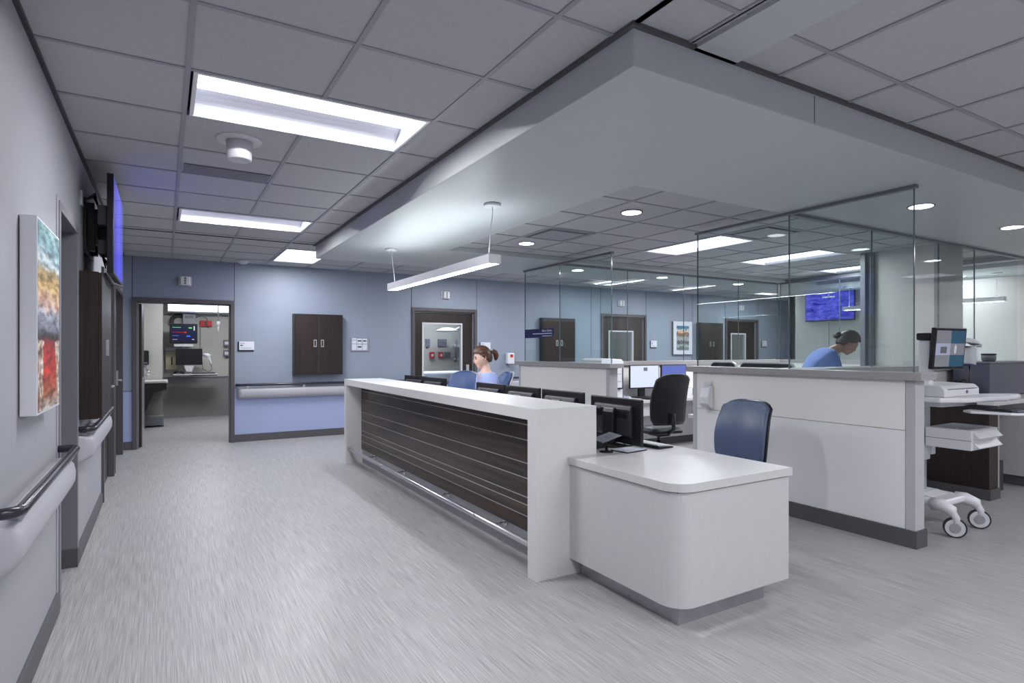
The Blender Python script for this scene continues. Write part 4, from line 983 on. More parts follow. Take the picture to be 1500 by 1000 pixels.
t = wt('patient_monitor', 'upper patient monitor with coloured vital-sign traces in the open room', 'monitor', .36, 1.55)
y = yw-.46
B(.10, .60, y, y+.07, 1.56, 1.97).build('housing', M['black'], t, bevel=.012)
M['vit'] = mat('screen_vitals', (12, 14, 40), .3, noise=0, emit=(14, 18, 60), es=.6); B(.13, .57, y-.002, y, 1.60, 1.93).build('screen', M['vit'], t)
for nm, c, rows in (('green_trace', (120, 240, 120), [(.15, .30, 1.885, .010), (.44, .50, 1.87, .026)]), ('red_trace', (220, 60, 60), [(.15, .40, 1.79, .006), (.36, .40, 1.775, .03)]), ('blue_trace', (90, 120, 255), [(.15, .26, 1.715, .012), (.40, .47, 1.70, .026)]), ('white_trace', (230, 235, 245), [(.53, .55, 1.83, .09), (.15, .24, 1.64, .006), (.50, .54, 1.64, .012)])):
    mb = MB()
    for a, b, z, h in rows: mb.box(a, b, y-.004, y-.002, z, z+h)
    mb.build(nm, emis(nm, c, .9), t)
B(.18, .52, y+.0, y+.06, 1.50, 1.55).build('handle_shelf', M['offw'], t)
t = wt('room_monitor', 'lower black computer screen on the bracket in the open room', 'monitor', .45, 1.1)
B(.21, .69, y-.02, y+.03, 1.12, 1.46).build('housing', M['black'], t, bevel=.008); B(.225, .675, y-.022, y-.02, 1.14, 1.445).build('screen', M['black'], t)
MB().prism([(.35, 1.12), (.55, 1.12), (.50, .98), (.40, .98)], 'y', y, y+.05).build('stand', M['offw'], t)
t = wt('keyboard_tray', 'slim tray with a dark keyboard below the room screen', 'tray', .6, .9)
B(.16, .98, y-.12, y+.16, .915, .935).build('tray_plate', M['offw'], t, bevel=.006); B(.45, .96, y-.15, y-.0, .90, .915).build('front_edge', M['black'], t); B(.50, .92, y-.10, y+.05, .936, .955).build('keyboard', M['dark'], t)
MB().tube([(.18, y, .96), (.25, y-.03, 1.0), (.36, y, .95)], .025, 8).build('mouse_cable', M['black'], t)
t = wt('barcode_scanner', 'white handheld scanner hanging beside the lower room screen', 'scanner', .78, 1.2)
MB().tube([(.70, y+.05, 1.33), (.78, y, 1.32), (.83, y-.02, 1.30)], [.03, .04, .035], 12).tube([(.80, y, 1.30), (.84, y, 1.18), (.85, y+.02, 1.12)], [.028, .022, .022], 10).build('body', M['white'], t)
MB().tube([(.85, y+.02, 1.12), (.87, y+.02, 1.02), (.80, y+.02, .97), (.70, y+.02, 1.02), (.69, y+.04, 1.2)], .005, 6).build('cord', M['dark'], t)
t = wt('red_wall_box', 'red equipment box on the patient room wall', 'box', .78, 1.93); B(.665, .895, yw-.06, yw, 1.935, 2.06).build('case', M['red'], t, bevel=.006); B(.76, .80, yw-.064, yw-.06, 1.95, 2.04).build('latch', M['dark'], t)
t = T('drip_pole', 'thin ceiling-hung drip pole with a clear bag in the open room', 'drip stand', (1.0, 13.6, 1.78))
MB().cyl((.97, 13.6, 2.7), (.97, 13.6, 2.02), .012).build('rod', M['steel'], t); MB().cyl((.97, 13.6, 2.02), (.97, 13.6, 1.93), .03).cyl((.97, 13.6, 1.93), (.97, 13.6, 1.82), .016).build('holder', M['offw'], t)
t = wt('glove_holder', 'grey double glove holder at the edge of the open room', 'holder', 1.2, 1.3)
for z in (1.30, 1.52): B(1.12, 1.26, yw-.10, yw, z, z+.13).build('holder_box', M['grey'], t, bevel=.006); B(1.14, 1.24, yw-.104, yw-.10, z+.03, z+.09).build('opening', M['offw'], t)
t = wt('cream_box', 'cream supply box behind the lower room screen', 'box', .12, 1.0); B(.03, .24, yw-.10, yw, 1.02, 1.40).build('case', M['cream'], t, bevel=.006); B(.03, .24, yw-.11, yw-.0, 1.41, 1.48).build('lid', M['offw'], t); B(.13, .155, yw-.12, yw-.10, 1.12, 1.28).build('handle', M['black'], t)
t = T('wash_basin', 'wall-hung basin counter with dark wood apron in the open room', 'basin', (-.2, 12.6, .3))
MB().prism(rrect(-.65, .06, 12.2, 12.98, .05, 6, 'bc'), 'z', .84, .87).build('basin_top', M['lamtop'], t); MB().prism([(-.65, .84), (.04, .84), (.04, .72), (-.15, .66), (-.32, .25), (-.65, .2)], 'y', 12.25, 12.3).build('apron', M['wz2'], t); B(-.64, .03, 12.31, 12.97, .70, .838).build('bowl_box', M['dark'], t)
MB().tube([(-.3, 12.8, .87), (-.3, 12.8, 1.02), (-.27, 12.72, 1.07), (-.24, 12.62, 1.04), (-.24, 12.6, .99)], .014).tube([(-.22, 12.8, .87), (-.22, 12.8, .96), (-.15, 12.72, .98)], .01).build('tap', M['chrome'], t)
t = T('towel_dispenser', 'black towel dispenser on the projecting room wall', 'dispenser', (-.25, 13.0, 1.3)); B(-.38, -.24, 12.9, 13.0, 1.15, 1.42).build('case', M['black'], t, bevel=.02); B(-.36, -.26, 12.895, 12.9, 1.17, 1.2).build('slot', M['grey'], t)
t = T('bed_step', 'small grey cupboard at the foot of the projecting room wall', 'cupboard', (-.15, 12.9, 0)); B(-.3, .0, 12.72, 12.985, .03, .2).build('case', M['roomdk'], t); B(-.28, -.02, 12.715, 12.72, .05, .18).build('door', M['grey'], t)

# ---- exam room behind the glazed door
t = T('exam_lamp', 'white exam lamp on a curved arm inside the glazed room', 'lamp', (5.4, 12.0, 1.8))
MB().tube([(5.62, 12.0, 2.7), (5.62, 12.0, 2.2), (5.74, 12.0, 2.08), (5.76, 12.0, 1.96), (5.60, 12.0, 1.88)], .022, 10).build('arm', M['white'], t)
MB().lathe([(.02, .07), (.12, .06), (.26, .0), (.25, -.02), (.02, -.03)], (5.42, 12.0, 1.86), 24).build('lamp_head', M['white'], t)
def onwall(nm, lb, cat, parts):
    t = T(nm, lb, cat, (parts[0][1], 12.6, parts[0][3]))
    for (pn, a, b, c, d, e, m) in parts: B(a, b, 12.6-e, 12.6, c, d).build(pn, M[m], t)
onwall('wall_socket_panel', 'grey socket panels on the exam room wall behind glass', 'panel', [('panel', 5.14, 5.24, 1.50, 1.68, .04, 'grey'), ('panel', 5.45, 5.66, 1.52, 1.68, .04, 'grey'), ('panel', 5.62, 5.76, 1.24, 1.38, .04, 'grey')])
onwall('glove_box', 'first red glove box on the exam room wall', 'box', [('case', 5.24, 5.33, 1.24, 1.38, .08, 'red'), ('opening', 5.26, 5.31, 1.28, 1.34, .085, 'offw')])
onwall('glove_box', 'second red glove box further along the exam room wall', 'box', [('case', 5.46, 5.55, 1.24, 1.38, .08, 'red'), ('opening', 5.48, 5.53, 1.28, 1.34, .085, 'offw')])
t = T('suction_canisters', 'pair of tall dark suction tubes on the exam room wall', 'equipment', (5.6, 12.6, 1.0))
for x in (5.88, 6.02): MB().cyl((x, 12.52, 1.15), (x, 12.52, 1.68), .028).build('tube', M['grey'], t)
B(5.82, 6.08, 12.5, 12.6, 1.2, 1.24).build('bracket', M['offw'], t); B(5.82, 6.08, 12.5, 12.6, 1.5, 1.56).build('bracket', M['offw'], t)
t = T('exam_bed', 'white padded exam bed inside the glazed room', 'bed', (5.0, 11.4, 0))
MB().prism(rrect(4.3, 5.5, 11.0, 11.7, .12), 'z', .78, .98).build('mattress', M['bed'], t, bevel=.05, seg=3); B(4.4, 5.4, 11.1, 11.6, .3, .78).build('base', M['grey'], t)
for sx in (4.45, 5.3):
    for sy in (11.15, 11.5): B(sx, sx+.05, sy, sy+.05, 0, .3).build('leg', M['grey'], t)

# ================================================================== CASEWORK AND CART BY THE PILLAR
t = T('wood_casework', 'dark wood counter unit with grey top behind the medical cart', 'cabinet', (7.6, 2.8, 0))
B(6.66, 9.55, 2.44, 3.105, .90, .94).build('counter_top', M['lamtop'], t, bevel=.003)
B(6.72, 6.90, 2.50, 3.10, .105, .90).build('side_panel', M['wz2'], t)
B(6.705, 6.92, 2.485, 3.10, 0, .10).build('skirting', M['base'], t)
B(6.90, 6.93, 2.497, 3.08, .1, .90).build('edge_trim', M['alu'], t)
B(7.72, 9.50, 2.50, 3.09, .105, .90).build('pedestal', M['lam'], t); B(7.72, 7.735, 2.49, 2.5, .105, .90).build('edge_trim', M['alu'], t); B(7.74, 9.48, 2.52, 3.09, 0, .105).build('skirting', M['base'], t)
for k in range(3):
    d = B(7.75+k*.58, 8.32+k*.58, 2.482, 2.5, .12, .88).build('door', M['lam'], t, bevel=.002); B(7.80+k*.58, 7.92+k*.58, 2.47, 2.482, .80, .815).build('handle', M['steel'], d)
B(6.93, 7.72, 3.06, 3.09, .0, .90).build('back_panel', M['dark'], t)
B(6.93, 7.36, 2.62, 2.66, 0, .30).build('cable_box', M['dark'], t)
t = T('slate_box', 'large slate-grey cabinet box standing on the casework counter', 'box', (8.0, 2.85, .94))
B(7.32, 8.6, 2.72, 3.05, .95, 1.285).build('case', M['bluegrey'], t, bevel=.006); B(7.31, 8.61, 2.71, 3.06, 1.285, 1.30).build('lid', M['grey'], t)
for x in (7.38, 8.5):
    for y in (2.75, 3.0): B(x, x+.04, y, y+.03, .94, .95).build('foot', M['black'], t)
t = T('glass_jar', 'small dark-rimmed glass jar on top of the slate-grey box', 'jar', (7.62, 2.84, 1.30))
MB().lathe([(.045, 0), (.06, .01), (.066, .05), (.06, .078), (.058, .078), (.06, .05), (.05, .012)], (7.62, 2.84, 1.30), 24).build('bowl', M['grey'], t)
MB().lathe([(.066, .07), (.068, .085), (.05, .087)], (7.62, 2.84, 1.30), 24).build('rim', M['dark'], t); MB().lathe([(.05, .008), (.052, .035)], (7.62, 2.84, 1.30), 20).build('contents', M['offw'], t)
t = T('wall_outlet', 'white outlet plate on the half wall behind the cart', 'outlet', (6.9, 3.12, 1.03)); B(6.86, 6.93, 3.108, 3.12, 1.03, 1.15).build('plate', M['white'], t); B(6.88, 6.91, 3.104, 3.108, 1.05, 1.08).build('socket', M['grey'], t)
t = T('wall_outlet', 'red outlet plate on the half wall behind the cart', 'outlet', (7.04, 3.12, 1.03)); B(7.0, 7.07, 3.108, 3.12, 1.03, 1.15).build('plate', M['red'], t); B(7.02, 7.05, 3.104, 3.108, 1.05, 1.08).build('socket', M['dark'], t)
t = T('cable_coil', 'tangle of black cables and chargers on the casework counter behind the cart', 'cables', (7.1, 2.85, .94))
cb = MB(); rr = random.Random(5)
for k in range(9):
    c = (7.10+rr.uniform(-.04, .05), 2.86+rr.uniform(-.05, .05)); rad = rr.uniform(.05, .085)
    cb.tube([(c[0]+rad*math.cos(q), c[1]+.4*rad*math.sin(q), .955+.075+rad*1.0*math.sin(q*1.0+k)) for q in [R(24*i) for i in range(14)]], .009, 6)
cb.build('cables', M['black'], t); B(7.02, 7.20, 2.80, 2.94, .94, .99).build('charger', M['black'], t, bevel=.01)

t = T('medical_cart', 'white wheeled computer cart parked at the end of the near partition', 'cart', (5.4, 2.5, 0))
# base
bz = MB().prism([(5.20, 2.95), (5.14, 2.78), (5.17, 2.30), (5.22, 2.22), (5.54, 2.22), (5.60, 2.30), (5.62, 2.78), (5.56, 2.95)], 'z', .20, .255).build('base', M['white'], t, bevel=.02, seg=3)
MB().prism([(2.32, .255), (2.40, .275), (2.75, .28), (2.85, .255)], 'x', 5.24, 5.52).build('base_cover', M['white'], t, bevel=.012)
for (x, y, wx, wy) in ((5.19, 2.30, 5.17, 2.16), (5.57, 2.30, 5.60, 2.17), (5.19, 2.88, 5.14, 3.0), (5.57, 2.88, 5.61, 3.0)):
    arm = MB().tube([(x, y, .22), ((x+wx)/2, (y+wy)/2, .225), (wx, wy, .20), (wx, wy, .165)], [.05, .046, .040, .034], 12).build('caster_arm', M['white'], t)
    MB().tube([(wx, wy, .19), (wx+.0, wy-.03, .14), (wx, wy-.02, .075)], [.03, .028, .02], 10).build('fork', M['offw'], arm)
    for nm_, h_, r_, mm in (('tyre', .017, .075, 'dark'), ('wheel_disc', .021, .064, 'offw'), ('hub_cap', .026, .036, 'grid')):
        MB().cyl((wx-.86*h_, wy-.02-.5*h_, .0755), (wx+.86*h_, wy-.02+.5*h_, .0755), r_, n=28).build(nm_, M[mm], arm)
B(5.32, 5.44, 2.45, 2.58, .25, .62).build('column', M['grid'], t, bevel=.01); B(5.30, 5.46, 2.43, 2.60, .52, 1.0).build('column_sleeve', M['offw'], t, bevel=.015)
B(5.46, 5.52, 2.42, 2.56, .56, .66).build('latch_block', M['white'], t, bevel=.01)
# drawer box
B(5.34, 5.80, 2.10, 2.42, .645, .80).build('drawer_box', M['white'], t, bevel=.006)
B(5.37, 5.77, 2.14, 2.40, .80, .806).build('box_lid', M['grid'], t)
B(5.339, 5.341, 2.10, 2.42, .718, .722).build('split_line', M['grey'], t)
for k, z in enumerate((.655, .728)):
    d = MB().prism([(2.10, z+.058), (2.058, z+.012), (2.075, z+.004), (2.10, z+.004)], 'x', 5.37, 5.78).build('drawer', M['offw'], t, bevel=.003)
    for j in range(5):
        B(5.385+j*.078, 5.445+j*.078, 2.066, 2.070, z+.018, z+.022).build('label_slot', M['white'], d)
# work surface with the lobed handle
surf_ = [(4.99, 2.16), (5.20, 2.06), (5.50, 2.02), (5.66, 1.98), (5.76, 2.00), (5.82, 2.06), (5.80, 2.16), (5.74, 2.34), (5.70, 2.60), (5.55, 2.72), (5.15, 2.72), (4.99, 2.60)]
MB().prism(surf_, 'z', 1.025, 1.065).build('work_surface', M['white'], t, bevel=.014, seg=3)
MB().prism([(5.10, 2.20), (5.55, 2.14), (5.55, 2.60), (5.10, 2.60)], 'z', .985, 1.025).build('under_tray', M['offw'], t, bevel=.01)
MB().tube([(5.60, 2.06, 1.045), (5.74, 1.985, 1.05), (5.85, 1.99, 1.055), (5.885, 2.06, 1.05), (5.85, 2.16, 1.045), (5.76, 2.26, 1.04)], .022, 12).build('handle', M['white'], t)
MB().prism([(2.14, 1.065), (2.14, 1.125), (2.17, 1.155), (2.56, 1.165), (2.58, 1.065)], 'x', 5.02, 5.58).build('laptop_locker', M['white'], t, bevel=.012, seg=3)
MB().cyl((5.36, 2.142, 1.10), (5.36, 2.132, 1.10), .012).build('lock', M['grey'], t)
B(5.06, 5.54, 2.134, 2.142, 1.126, 1.129).build('locker_seam', M['grey'], t)
# keyboard tray pulled out
tr = MB().prism([(5.22, 2.06), (5.30, 1.84), (5.40, 1.76), (5.62, 1.76), (5.76, 1.86), (5.80, 2.02), (5.72, 2.12), (5.30, 2.14)], 'z', .945, .962).build('keyboard_tray', M['white'], t, bevel=.006)
B(5.36, 5.72, 1.86, 2.02, .962, .978).build('keyboard', M['black'], t, bevel=.004)
ks = MB()
for r_ in range(5):
    for c in range(13): ks.box(5.372+c*.0262, 5.393+c*.0262, 1.895+r_*.024, 1.914+r_*.024, .978, .983)
ks.build('keys', M['keydk'], t, kind='stuff')
MB().tube([(5.36, 1.835, .968), (5.54, 1.80, .972), (5.72, 1.835, .968)], .016, 8).build('wrist_rest', M['bluegrey'], t)
B(5.40, 5.56, 2.02, 2.20, .955, .99).build('tray_slide', M['dark'], t)
# screen
B(5.10, 5.17, 2.28, 2.36, 1.065, 1.50).build('screen_post', M['white'], t, bevel=.012)
B(5.085, 5.185, 2.27, 2.37, 1.50, 1.555).build('post_cap', M['black'], t, bevel=.01)
MB().box(5.17, 5.25, 2.25, 2.34, 1.36, 1.50).build('screen_bracket', M['black'], t)
def rot_parts(objs, piv, rz, rx=0):
    mx = Matrix.Translation(piv) @ Matrix.Rotation(R(rz), 4, 'Z') @ Matrix.Rotation(R(rx), 4, 'X') @ Matrix.Translation(-Vector(piv))
    for o in objs:
        b = Matrix.Translation(-Vector(BASE[o.name])); bi = Matrix.Translation(Vector(BASE[o.name]))
        o.data.transform(b @ mx @ bi)
cx, cy2 = 5.25, 2.22
hs = B(cx-.195, cx+.195, cy2-.015, cy2+.02, 1.275, 1.595).build('screen_housing', M['black'], t, bevel=.006)
sp = [hs]
M['tile_t'] = mat('screen_teal', (40, 76, 100), .3, noise=0, emit=(44, 84, 108), es=.35); M['tile_g'] = mat('screen_stone', (120, 122, 128), .3, noise=0, emit=(122, 124, 130), es=.35); M['tile_l'] = mat('screen_pale', (150, 154, 176), .3, noise=0, emit=(152, 156, 178), es=.4)
for (a, b, c, d, m) in ((-.178, .0, 1.475, 1.575, 'tile_g'), (.0, .178, 1.475, 1.575, 'tile_t'), (-.178, .0, 1.385, 1.475, 'tile_l'), (.0, .178, 1.385, 1.475, 'tile_g'), (-.178, .0, 1.295, 1.385, 'tile_g'), (.0, .178, 1.295, 1.385, 'tile_t')):
    sp.append(B(cx+a, cx+b, cy2-.0165, cy2-.015, c, d).build('screen_tile', M[m], hs))
sp.append(B(cx-.12, cx-.045, cy2-.018, cy2-.0165, 1.40, 1.45).build('screen_icon', M['grey'], hs))
sp.append(MB().lathe([(.022, 0), (.026, .002)], (0, 0, 0), 20).build('screen_icon', M['white'], hs))
for v in sp[-1].data.vertices:
    p = v.co + Vector(BASE[hs.name]); v.co = Vector((cx+.06+p.x*.6, cy2-.0165-p.z, 1.43+p.y*1.4))-Vector(BASE[hs.name])
rot_parts(sp, (cx, cy2, 1.42), -7, 5)
t = T('scanner_lamp', 'white handset on a slim black stalk behind the cart screen', 'device', (5.95, 2.62, .94))
x, y = 6.82, 2.70
t.location = (x, y, .94); BASE[t.name] = (x, y, .94)
MB().cyl((x, y, .94), (x, y, .955), .06).cyl((x, y, .955), (x, y, 1.28), .008).build('stalk', M['black'], t)
MB().lathe([(.05, 1.28), (.055, 1.30), (.062, 1.45), (.05, 1.46)], (x, y, 0), 16).build('body', M['offw'], t)
MB().prism([(x-.18, 1.50), (x+.08, 1.485), (x+.16, 1.465), (x+.16, 1.485), (x+.02, 1.53), (x-.18, 1.545)], 'y', y-.05, y+.05).build('head', M['white'], t, bevel=.01)
MB().box(x-.12, x+.19, y-.03, y+.03, 1.452, 1.462).box(x-.07, x+.06, y-.045, y+.045, 1.27, 1.285).build('clip', M['navy'], t)

# ================================================================== PEOPLE
def skin_obj(name, chains, m, parent, sub=1, extra=None, voxel=None):
    """chains: lists of (x,y,z,rx[,ry]); equal points are shared; first point of the first chain is the root"""
    bm = bmesh.new(); lay = bm.verts.layers.skin.verify(); pts = {}
    for ci, ch in enumerate(chains):
        prev = None
        for p in ch:
            k = tuple(round(q, 4) for q in p[:3])
            if k not in pts:
                v = bm.verts.new(k); pts[k] = v; v[lay].radius = (p[3], p[4] if len(p) > 4 else p[3])
                if len(pts) == 1: v[lay].use_root = True
            v = pts[k]
            if prev is not None and prev is not v and not bm.edges.get((prev, v)): bm.edges.new((prev, v))
            prev = v
    me = bpy.data.meshes.new(name); bm.to_mesh(me); bm.free()
    o = bpy.data.objects.new(name, me); COL.objects.link(o)
    o.modifiers.new('skin', 'SKIN').use_smooth_shade = True
    s_ = o.modifiers.new('sub', 'SUBSURF'); s_.levels = sub; s_.render_levels = sub
    dg = bpy.context.evaluated_depsgraph_get(); ev = bpy.data.meshes.new_from_object(o.evaluated_get(dg))
    bpy.data.objects.remove(o)
    if extra:
        b2 = bmesh.new(); b2.from_mesh(ev)
        for e in extra: b2.from_mesh(e)
        b2.to_mesh(ev); b2.free()
    o = bpy.data.objects.new(name, ev); COL.objects.link(o)
    if voxel:
        r_ = o.modifiers.new('remesh', 'REMESH'); r_.mode = 'VOXEL'; r_.voxel_size = voxel; r_.use_smooth_shade = True
        sm_ = o.modifiers.new('smooth', 'SMOOTH'); sm_.factor = .5; sm_.iterations = 3
        dg = bpy.context.evaluated_depsgraph_get(); ev2 = bpy.data.meshes.new_from_object(o.evaluated_get(dg))
        bpy.data.objects.remove(o); o = bpy.data.objects.new(name, ev2); COL.objects.link(o); ev = ev2
    ev.materials.clear(); ev.materials.append(m)
    for p in ev.polygons: p.use_smooth = True
    o.name = name; o.parent = parent; BASE[o.name] = (0, 0, 0)
    return o
def G(d, c, w_): return math.exp(-((d-Vector(c).normalized()).length/w_)**2)
def head_pt(d, grow=0):
    d = d.normalized()
    x, y, z = d.x*.073, d.y*.093, d.z*.118
    if d.z < 0: x *= 1-.30*d.z*d.z; y = y*(1-.06*d.z*d.z) if d.y > 0 else y*(1-.35*d.z*d.z)
    f = 0
    f += .021*G(d, (0, 1, -.20), .13) + .009*G(d, (0, 1, -.03), .12) + .006*G(d, (0, 1, .22), .3)
    f -= .012*G(d, (.36, .9, .05), .20) + .012*G(d, (-.36, .9, .05), .20)
    f += .011*G(d, (0, .92, -.46), .17) - .004*G(d, (0, .92, -.41), .06) + .026*G(d, (0, .74, -.80), .26)
    f += .005*G(d, (.55, .8, -.22), .25) + .005*G(d, (-.55, .8, -.22), .25)
    p = Vector((x, y, z)); return p+d*(f+grow)
def head_mesh(mx, grow=0, keep=None, n=40):
    bm = bmesh.new(); rows = []
    for i in range(n+1):
        th = math.pi*i/n; row = []
        for j in range(n*2):
            ph = math.pi*j/n; d = Vector((math.sin(th)*math.sin(ph), math.sin(th)*math.cos(ph), math.cos(th)))
            g = grow(d) if callable(grow) else grow
            v = bm.verts.new(mx @ head_pt(d, g)); row.append((v, d))
            if i in (0, n): break
        rows.append(row)
    for i in range(n):
        a, b = rows[i], rows[i+1]; m = n*2
        for j in range(m):
            q = [a[j % len(a)], b[j % len(b)], b[(j+1) % len(b)], a[(j+1) % len(a)]]
            vs_ = []; [vs_.append(e[0]) for e in q if e[0] not in vs_]
            if keep and not all(keep(e[1]) for e in q): continue
            if len(vs_) > 2: bm.faces.new(vs_)
    bmesh.ops.delete(bm, geom=[v for v in bm.verts if not v.link_faces], context='VERTS')
    me = bpy.data.meshes.new('head'); bm.to_mesh(me); bm.free(); return me
def hand(w_, d, up, side, curl=.5):
    """finger chains from the wrist w_ along d; up = back of the hand, side = thumb side"""
    w_ = Vector(w_); d = Vector(d).normalized(); up = Vector(up).normalized(); s_ = Vector(side).normalized(); out = []
    palm = w_+d*.05
    out.append([tuple(w_)+(.024, .018), tuple(palm)+(.030, .015), tuple(w_+d*.085)+(.032, .013)])
    for k, (off, L) in enumerate(((.028, .070), (.010, .080), (-.010, .074), (-.027, .058))):
        b = w_+d*.082+s_*off; p1 = b+d*L*.45; dd = (d*(1-curl*.5)-up*curl).normalized(); p2 = p1+dd*L*.32; d3 = (d*(1-curl)-up*curl*1.4).normalized(); p3 = p2+d3*L*.26
        out.append([tuple(w_+d*.085)+(.032, .013), tuple(b)+(.010,), tuple(p1)+(.0095,), tuple(p2)+(.0085,), tuple(p3)+(.007,)])
    b = w_+d*.025+s_*.026; p1 = b+(s_*.8+d*.8).normalized()*.035; p2 = p1+(d+s_*.2-up*.3).normalized()*.028
    out.append([tuple(w_)+(.024, .018), tuple(b)+(.013,), tuple(p1)+(.0105,), tuple(p2)+(.008,)])
    return out
def person(label, loc, rz, seated, headc, yaw, pitch, skinm, hairm, scrubm, J, style):
    t = T('person', label, 'person', loc, rotz=rz)
    mx = Matrix.Translation(headc) @ Matrix.Rotation(R(yaw), 4, 'Z') @ Matrix.Rotation(R(-pitch), 4, 'X')
    hp, ch, nk = J['hip'], J['chest'], J['neck']
    hc = Vector(headc); low = mx @ Vector((0, -.02, -.085))
    trunk = [tuple(hp)+(.135, .10), tuple(J['waist'])+(.115, .085), tuple(ch)+(.14, .095), tuple(nk)+(.056, .056), tuple(low)+(.050, .052), tuple(mx @ Vector((0, -.01, -.03)))+(.05, .055)]
    chains = [trunk]; sleeves = []; legs = []
    for k, sgn in (('R', 1), ('L', -1)):
        sh, el, wr = [Vector(p) for p in J['arm'+k]]
        up1 = sh+(el-sh)*.3
        chains.append([tuple(ch)+(.14, .095), tuple(sh)+(.055,), tuple(sh+(el-sh)*.5)+(.042,), tuple(el)+(.037,), tuple(el+(wr-el)*.35)+(.036,), tuple(wr)+(.024, .018)])
        chains += hand(wr, J['hand_d'], J['hand_up'], (-sgn, 0, 0), J.get('curl', .5))
        sleeves.append([tuple(ch)+(.172, .135), tuple(sh)+(.080,), tuple(sh+(el-sh)*.45)+(.066,), tuple(sh+(el-sh)*.72)+(.066,)])
        hj, kn, an, to = [Vector(p) for p in J['leg'+k]]
        chains.append([tuple(hp)+(.135, .10), tuple(hj)+(.082,), tuple(kn)+(.056,), tuple(kn+(an-kn)*.35)+(.052,), tuple(an)+(.036,)])
        legs.append([tuple(hp)+(.150, .115), tuple(hj)+(.098,), tuple(kn)+(.072,), tuple(an+(kn-an)*.12)+(.062,)])
        shoe = MB().tube([tuple(an+(to-an)*-.25), tuple(an+(to-an)*.3), tuple(to)], [.042, .044, .036], 12)
        for v in shoe.v: v.z = max(.004, v.z*.8 if v.z < .1 else v.z)
        shoe.build('shoe', M['shoe'], t)
    body = skin_obj('body', chains, skinm, t, 2, [head_mesh(mx)], .0055)
    # scrub top: trunk and sleeves, one surface, with a V neck
    top = [[tuple(hp)+(.158, .122), tuple(J['waist'])+(.150, .118), tuple(ch)+(.172, .135), tuple(Vector(ch)+(Vector(nk)-Vector(ch))*.75)+(.098, .092)]]+sleeves
    tp = skin_obj('scrub_top', top, scrubm, t, 2, None, .009)
    tp.data.materials.append(skinm); tp.data.materials.append(M['navy'])
    axis = (Vector(nk)-Vector(ch)).normalized(); front = Vector((0, 1, 0)); front = (front-axis*front.dot(axis)).normalized()
    for p in tp.data.polygons:
        q = p.center-Vector(nk); hgt = q.dot(axis); 
        if q.dot(front) > .045 and hgt > -.15 and abs(q.x) < (hgt+.15)*.42: p.material_index = 1 if (hgt > -.11 and abs(q.x) < (hgt+.13)*.36) else 2
    tr_ = skin_obj('scrub_trousers', legs, scrubm, t, 2, None, .010)
    # face details
    for s_ in (-1, 1):
        e = head_pt(Vector((s_*.36, .9, .06))); c = mx @ (e+Vector((0, -.0095, 0)))
        ey = MB().ball(tuple(c), .0125, 8).build('eye', M['eyew'], t)
        c2 = mx @ (e+Vector((0, .0008, -.002)) ); MB().ball(tuple(c2), .0066, 6).build('pupil', M['ink'], ey)
        MB().tube([tuple(mx @ head_pt(Vector((s_*a, .9, b)), .002)) for a, b in ((.18, .22), (.36, .27), (.52, .22))], [.0035, .005, .003], 6).build('eyebrow', hairm, t)
        ea = MB().tube([tuple(mx @ Vector((s_*x_, y_, z_))) for x_, y_, z_ in ((.072, .005, -.028), (.080, -.004, -.03), (.085, -.018, -.008), (.083, -.018, .016), (.076, .0, .022), (.074, .006, .0), (.074, .003, -.024))], [.007, .008, .006, .006, .006, .005, .006], 8)
        ea.build('ear', skinm, t)
        MB().tube([tuple(mx @ head_pt(Vector((s_*a, .9, b)), .0012)) for a, b in ((.2, .07), (.36, .105), (.5, .07))], [.002, .0035, .002], 6).build('eyelash', M['ink'], t)
    MB().tube([tuple(mx @ head_pt(Vector((a, .92, b)), .001)) for a, b in ((-.20, -.445), (-.08, -.425), (0, -.435), (.08, -.425), (.20, -.445))], [.002, .005, .005, .005, .002], 8).build('upper_lip', M['lips'], t)
    MB().tube([tuple(mx @ head_pt(Vector((a, .92, b)), .001)) for a, b in ((-.16, -.475), (0, -.50), (.16, -.475))], [.002, .006, .002], 8).build('lower_lip', M['lips'], t)
    # hair
    def keep(d):
        y = d.y
        if y > .55: zt = .56-.25*d.x*d.x
        elif y > .08: zt = .02+(y-.08)/.47*.50
        elif y > -.45: zt = -.52+(y+.45)/.53*.57
        else: zt = -.52
        return d.z > zt
    def gr(d): return .006+.0022*math.sin(math.atan2(d.x, d.z+1.2)*60)+.010*max(0, d.z)+.012*max(0, -d.y)
    hm = head_mesh(mx, gr, keep, 44); h = bpy.data.objects.new('hair', hm); COL.objects.link(h); h.parent = t; hm.materials.append(hairm)
    for p in hm.polygons: p.use_smooth = True
    sd = h.modifiers.new('solidify', 'SOLIDIFY'); sd.thickness = .009; sd.offset = -1
    def W(*p): return tuple(mx @ Vector(p))
    if style == 'tail':
        MB().tube([W(0, -.095, .03), W(0, -.118, .035), W(0, -.145, .04), W(0, -.166, .02), W(0, -.168, -.02), W(0, -.155, -.055), W(0, -.145, -.07)], [.024, .017, .030, .034, .032, .022, .006], 14).build('ponytail', hairm, t)
        MB().cyl(W(0, -.108, .034), W(0, -.122, .036), .022, n=16).build('hair_band', M['black'], t)
    else:
        MB().ball(W(0, -.125, .0), .036, 10, (1, .9, 1)).ball(W(.012, -.138, .016), .026, 8).ball(W(-.01, -.14, -.014), .026, 8).build('hair_bun', hairm, t)
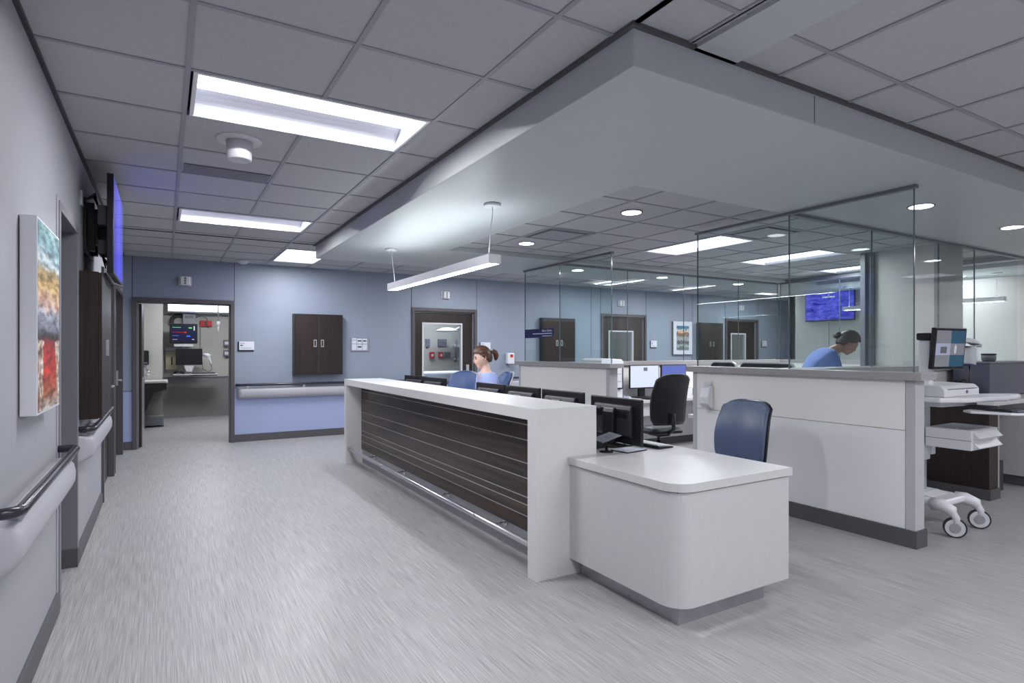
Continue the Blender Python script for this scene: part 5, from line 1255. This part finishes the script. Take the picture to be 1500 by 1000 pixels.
        MB().tube([W(-.055, .045, .045), W(-.076, .0, .02), W(-.07, -.05, -.01), W(-.03, -.10, 0)], [.012, .018, .020, .016], 8).tube([W(.055, .045, .045), W(.076, .0, .02), W(.07, -.05, -.01), W(.03, -.10, 0)], [.012, .018, .020, .016], 8).build('hair_strand', hairm, t)
    return t
# seated nurse: local +Y is where she faces
J1 = dict(hip=(0, -.03, .70), waist=(0, -.02, .86), chest=(0, .0, 1.06), neck=(0, .02, 1.185),
    armR=[(.19, .01, 1.115), (.235, .04, .86), (.13, .27, .83)], armL=[(-.19, .01, 1.115), (-.235, .04, .86), (-.13, .27, .83)], hand_d=(0, 1, -.25), hand_up=(0, .25, 1), curl=.55,
    legR=[(.09, .02, .67), (.11, .40, .66), (.11, .40, .10), (.11, .52, .04)], legL=[(-.09, .02, .67), (-.11, .40, .66), (-.11, .40, .10), (-.11, .52, .04)])
person('woman in lilac-blue scrubs with auburn ponytail, seated at the counter screens', (3.23, 6.03, 0), 78, True, (0, .06, 1.335), 0, 14, M['skin'], M['hair'], M['scrub'], J1, 'tail')
J2 = dict(hip=(0, -.22, .97), waist=(0, -.17, 1.13), chest=(0, -.03, 1.30), neck=(0, .09, 1.43),
    armR=[(.19, .0, 1.355), (.25, .05, 1.09), (.15, .26, 1.0)], armL=[(-.19, .0, 1.355), (-.25, .05, 1.09), (-.15, .26, 1.0)], hand_d=(0, 1, -.1), hand_up=(0, .1, 1), curl=.9,
    legR=[(.09, -.22, .92), (.11, -.10, .50), (.11, -.17, .10), (.11, -.05, .04)], legL=[(-.09, -.22, .92), (-.11, -.12, .50), (-.11, -.20, .10), (-.11, -.08, .04)])
person('standing person in blue scrubs, dark hair in a bun, head bent behind the glass', (6.12, 3.74, 0), -128, False, (0, .23, 1.50), 0, 38, M['skin2'], M['hair2'], M['scrub2'], J2, 'bun')
t = T('clipboard', 'dark clipboard held by the standing person behind the glass', 'clipboard', (6.12, 3.74, 0), rotz=-128)
B(-.14, .14, .345, .56, .935, .943).build('board', M['dark'], t); B(-.125, .125, .35, .55, .943, .946).build('paper', M['paper'], t); B(-.04, .04, .54, .565, .943, .955).build('clip', M['steel'], t)
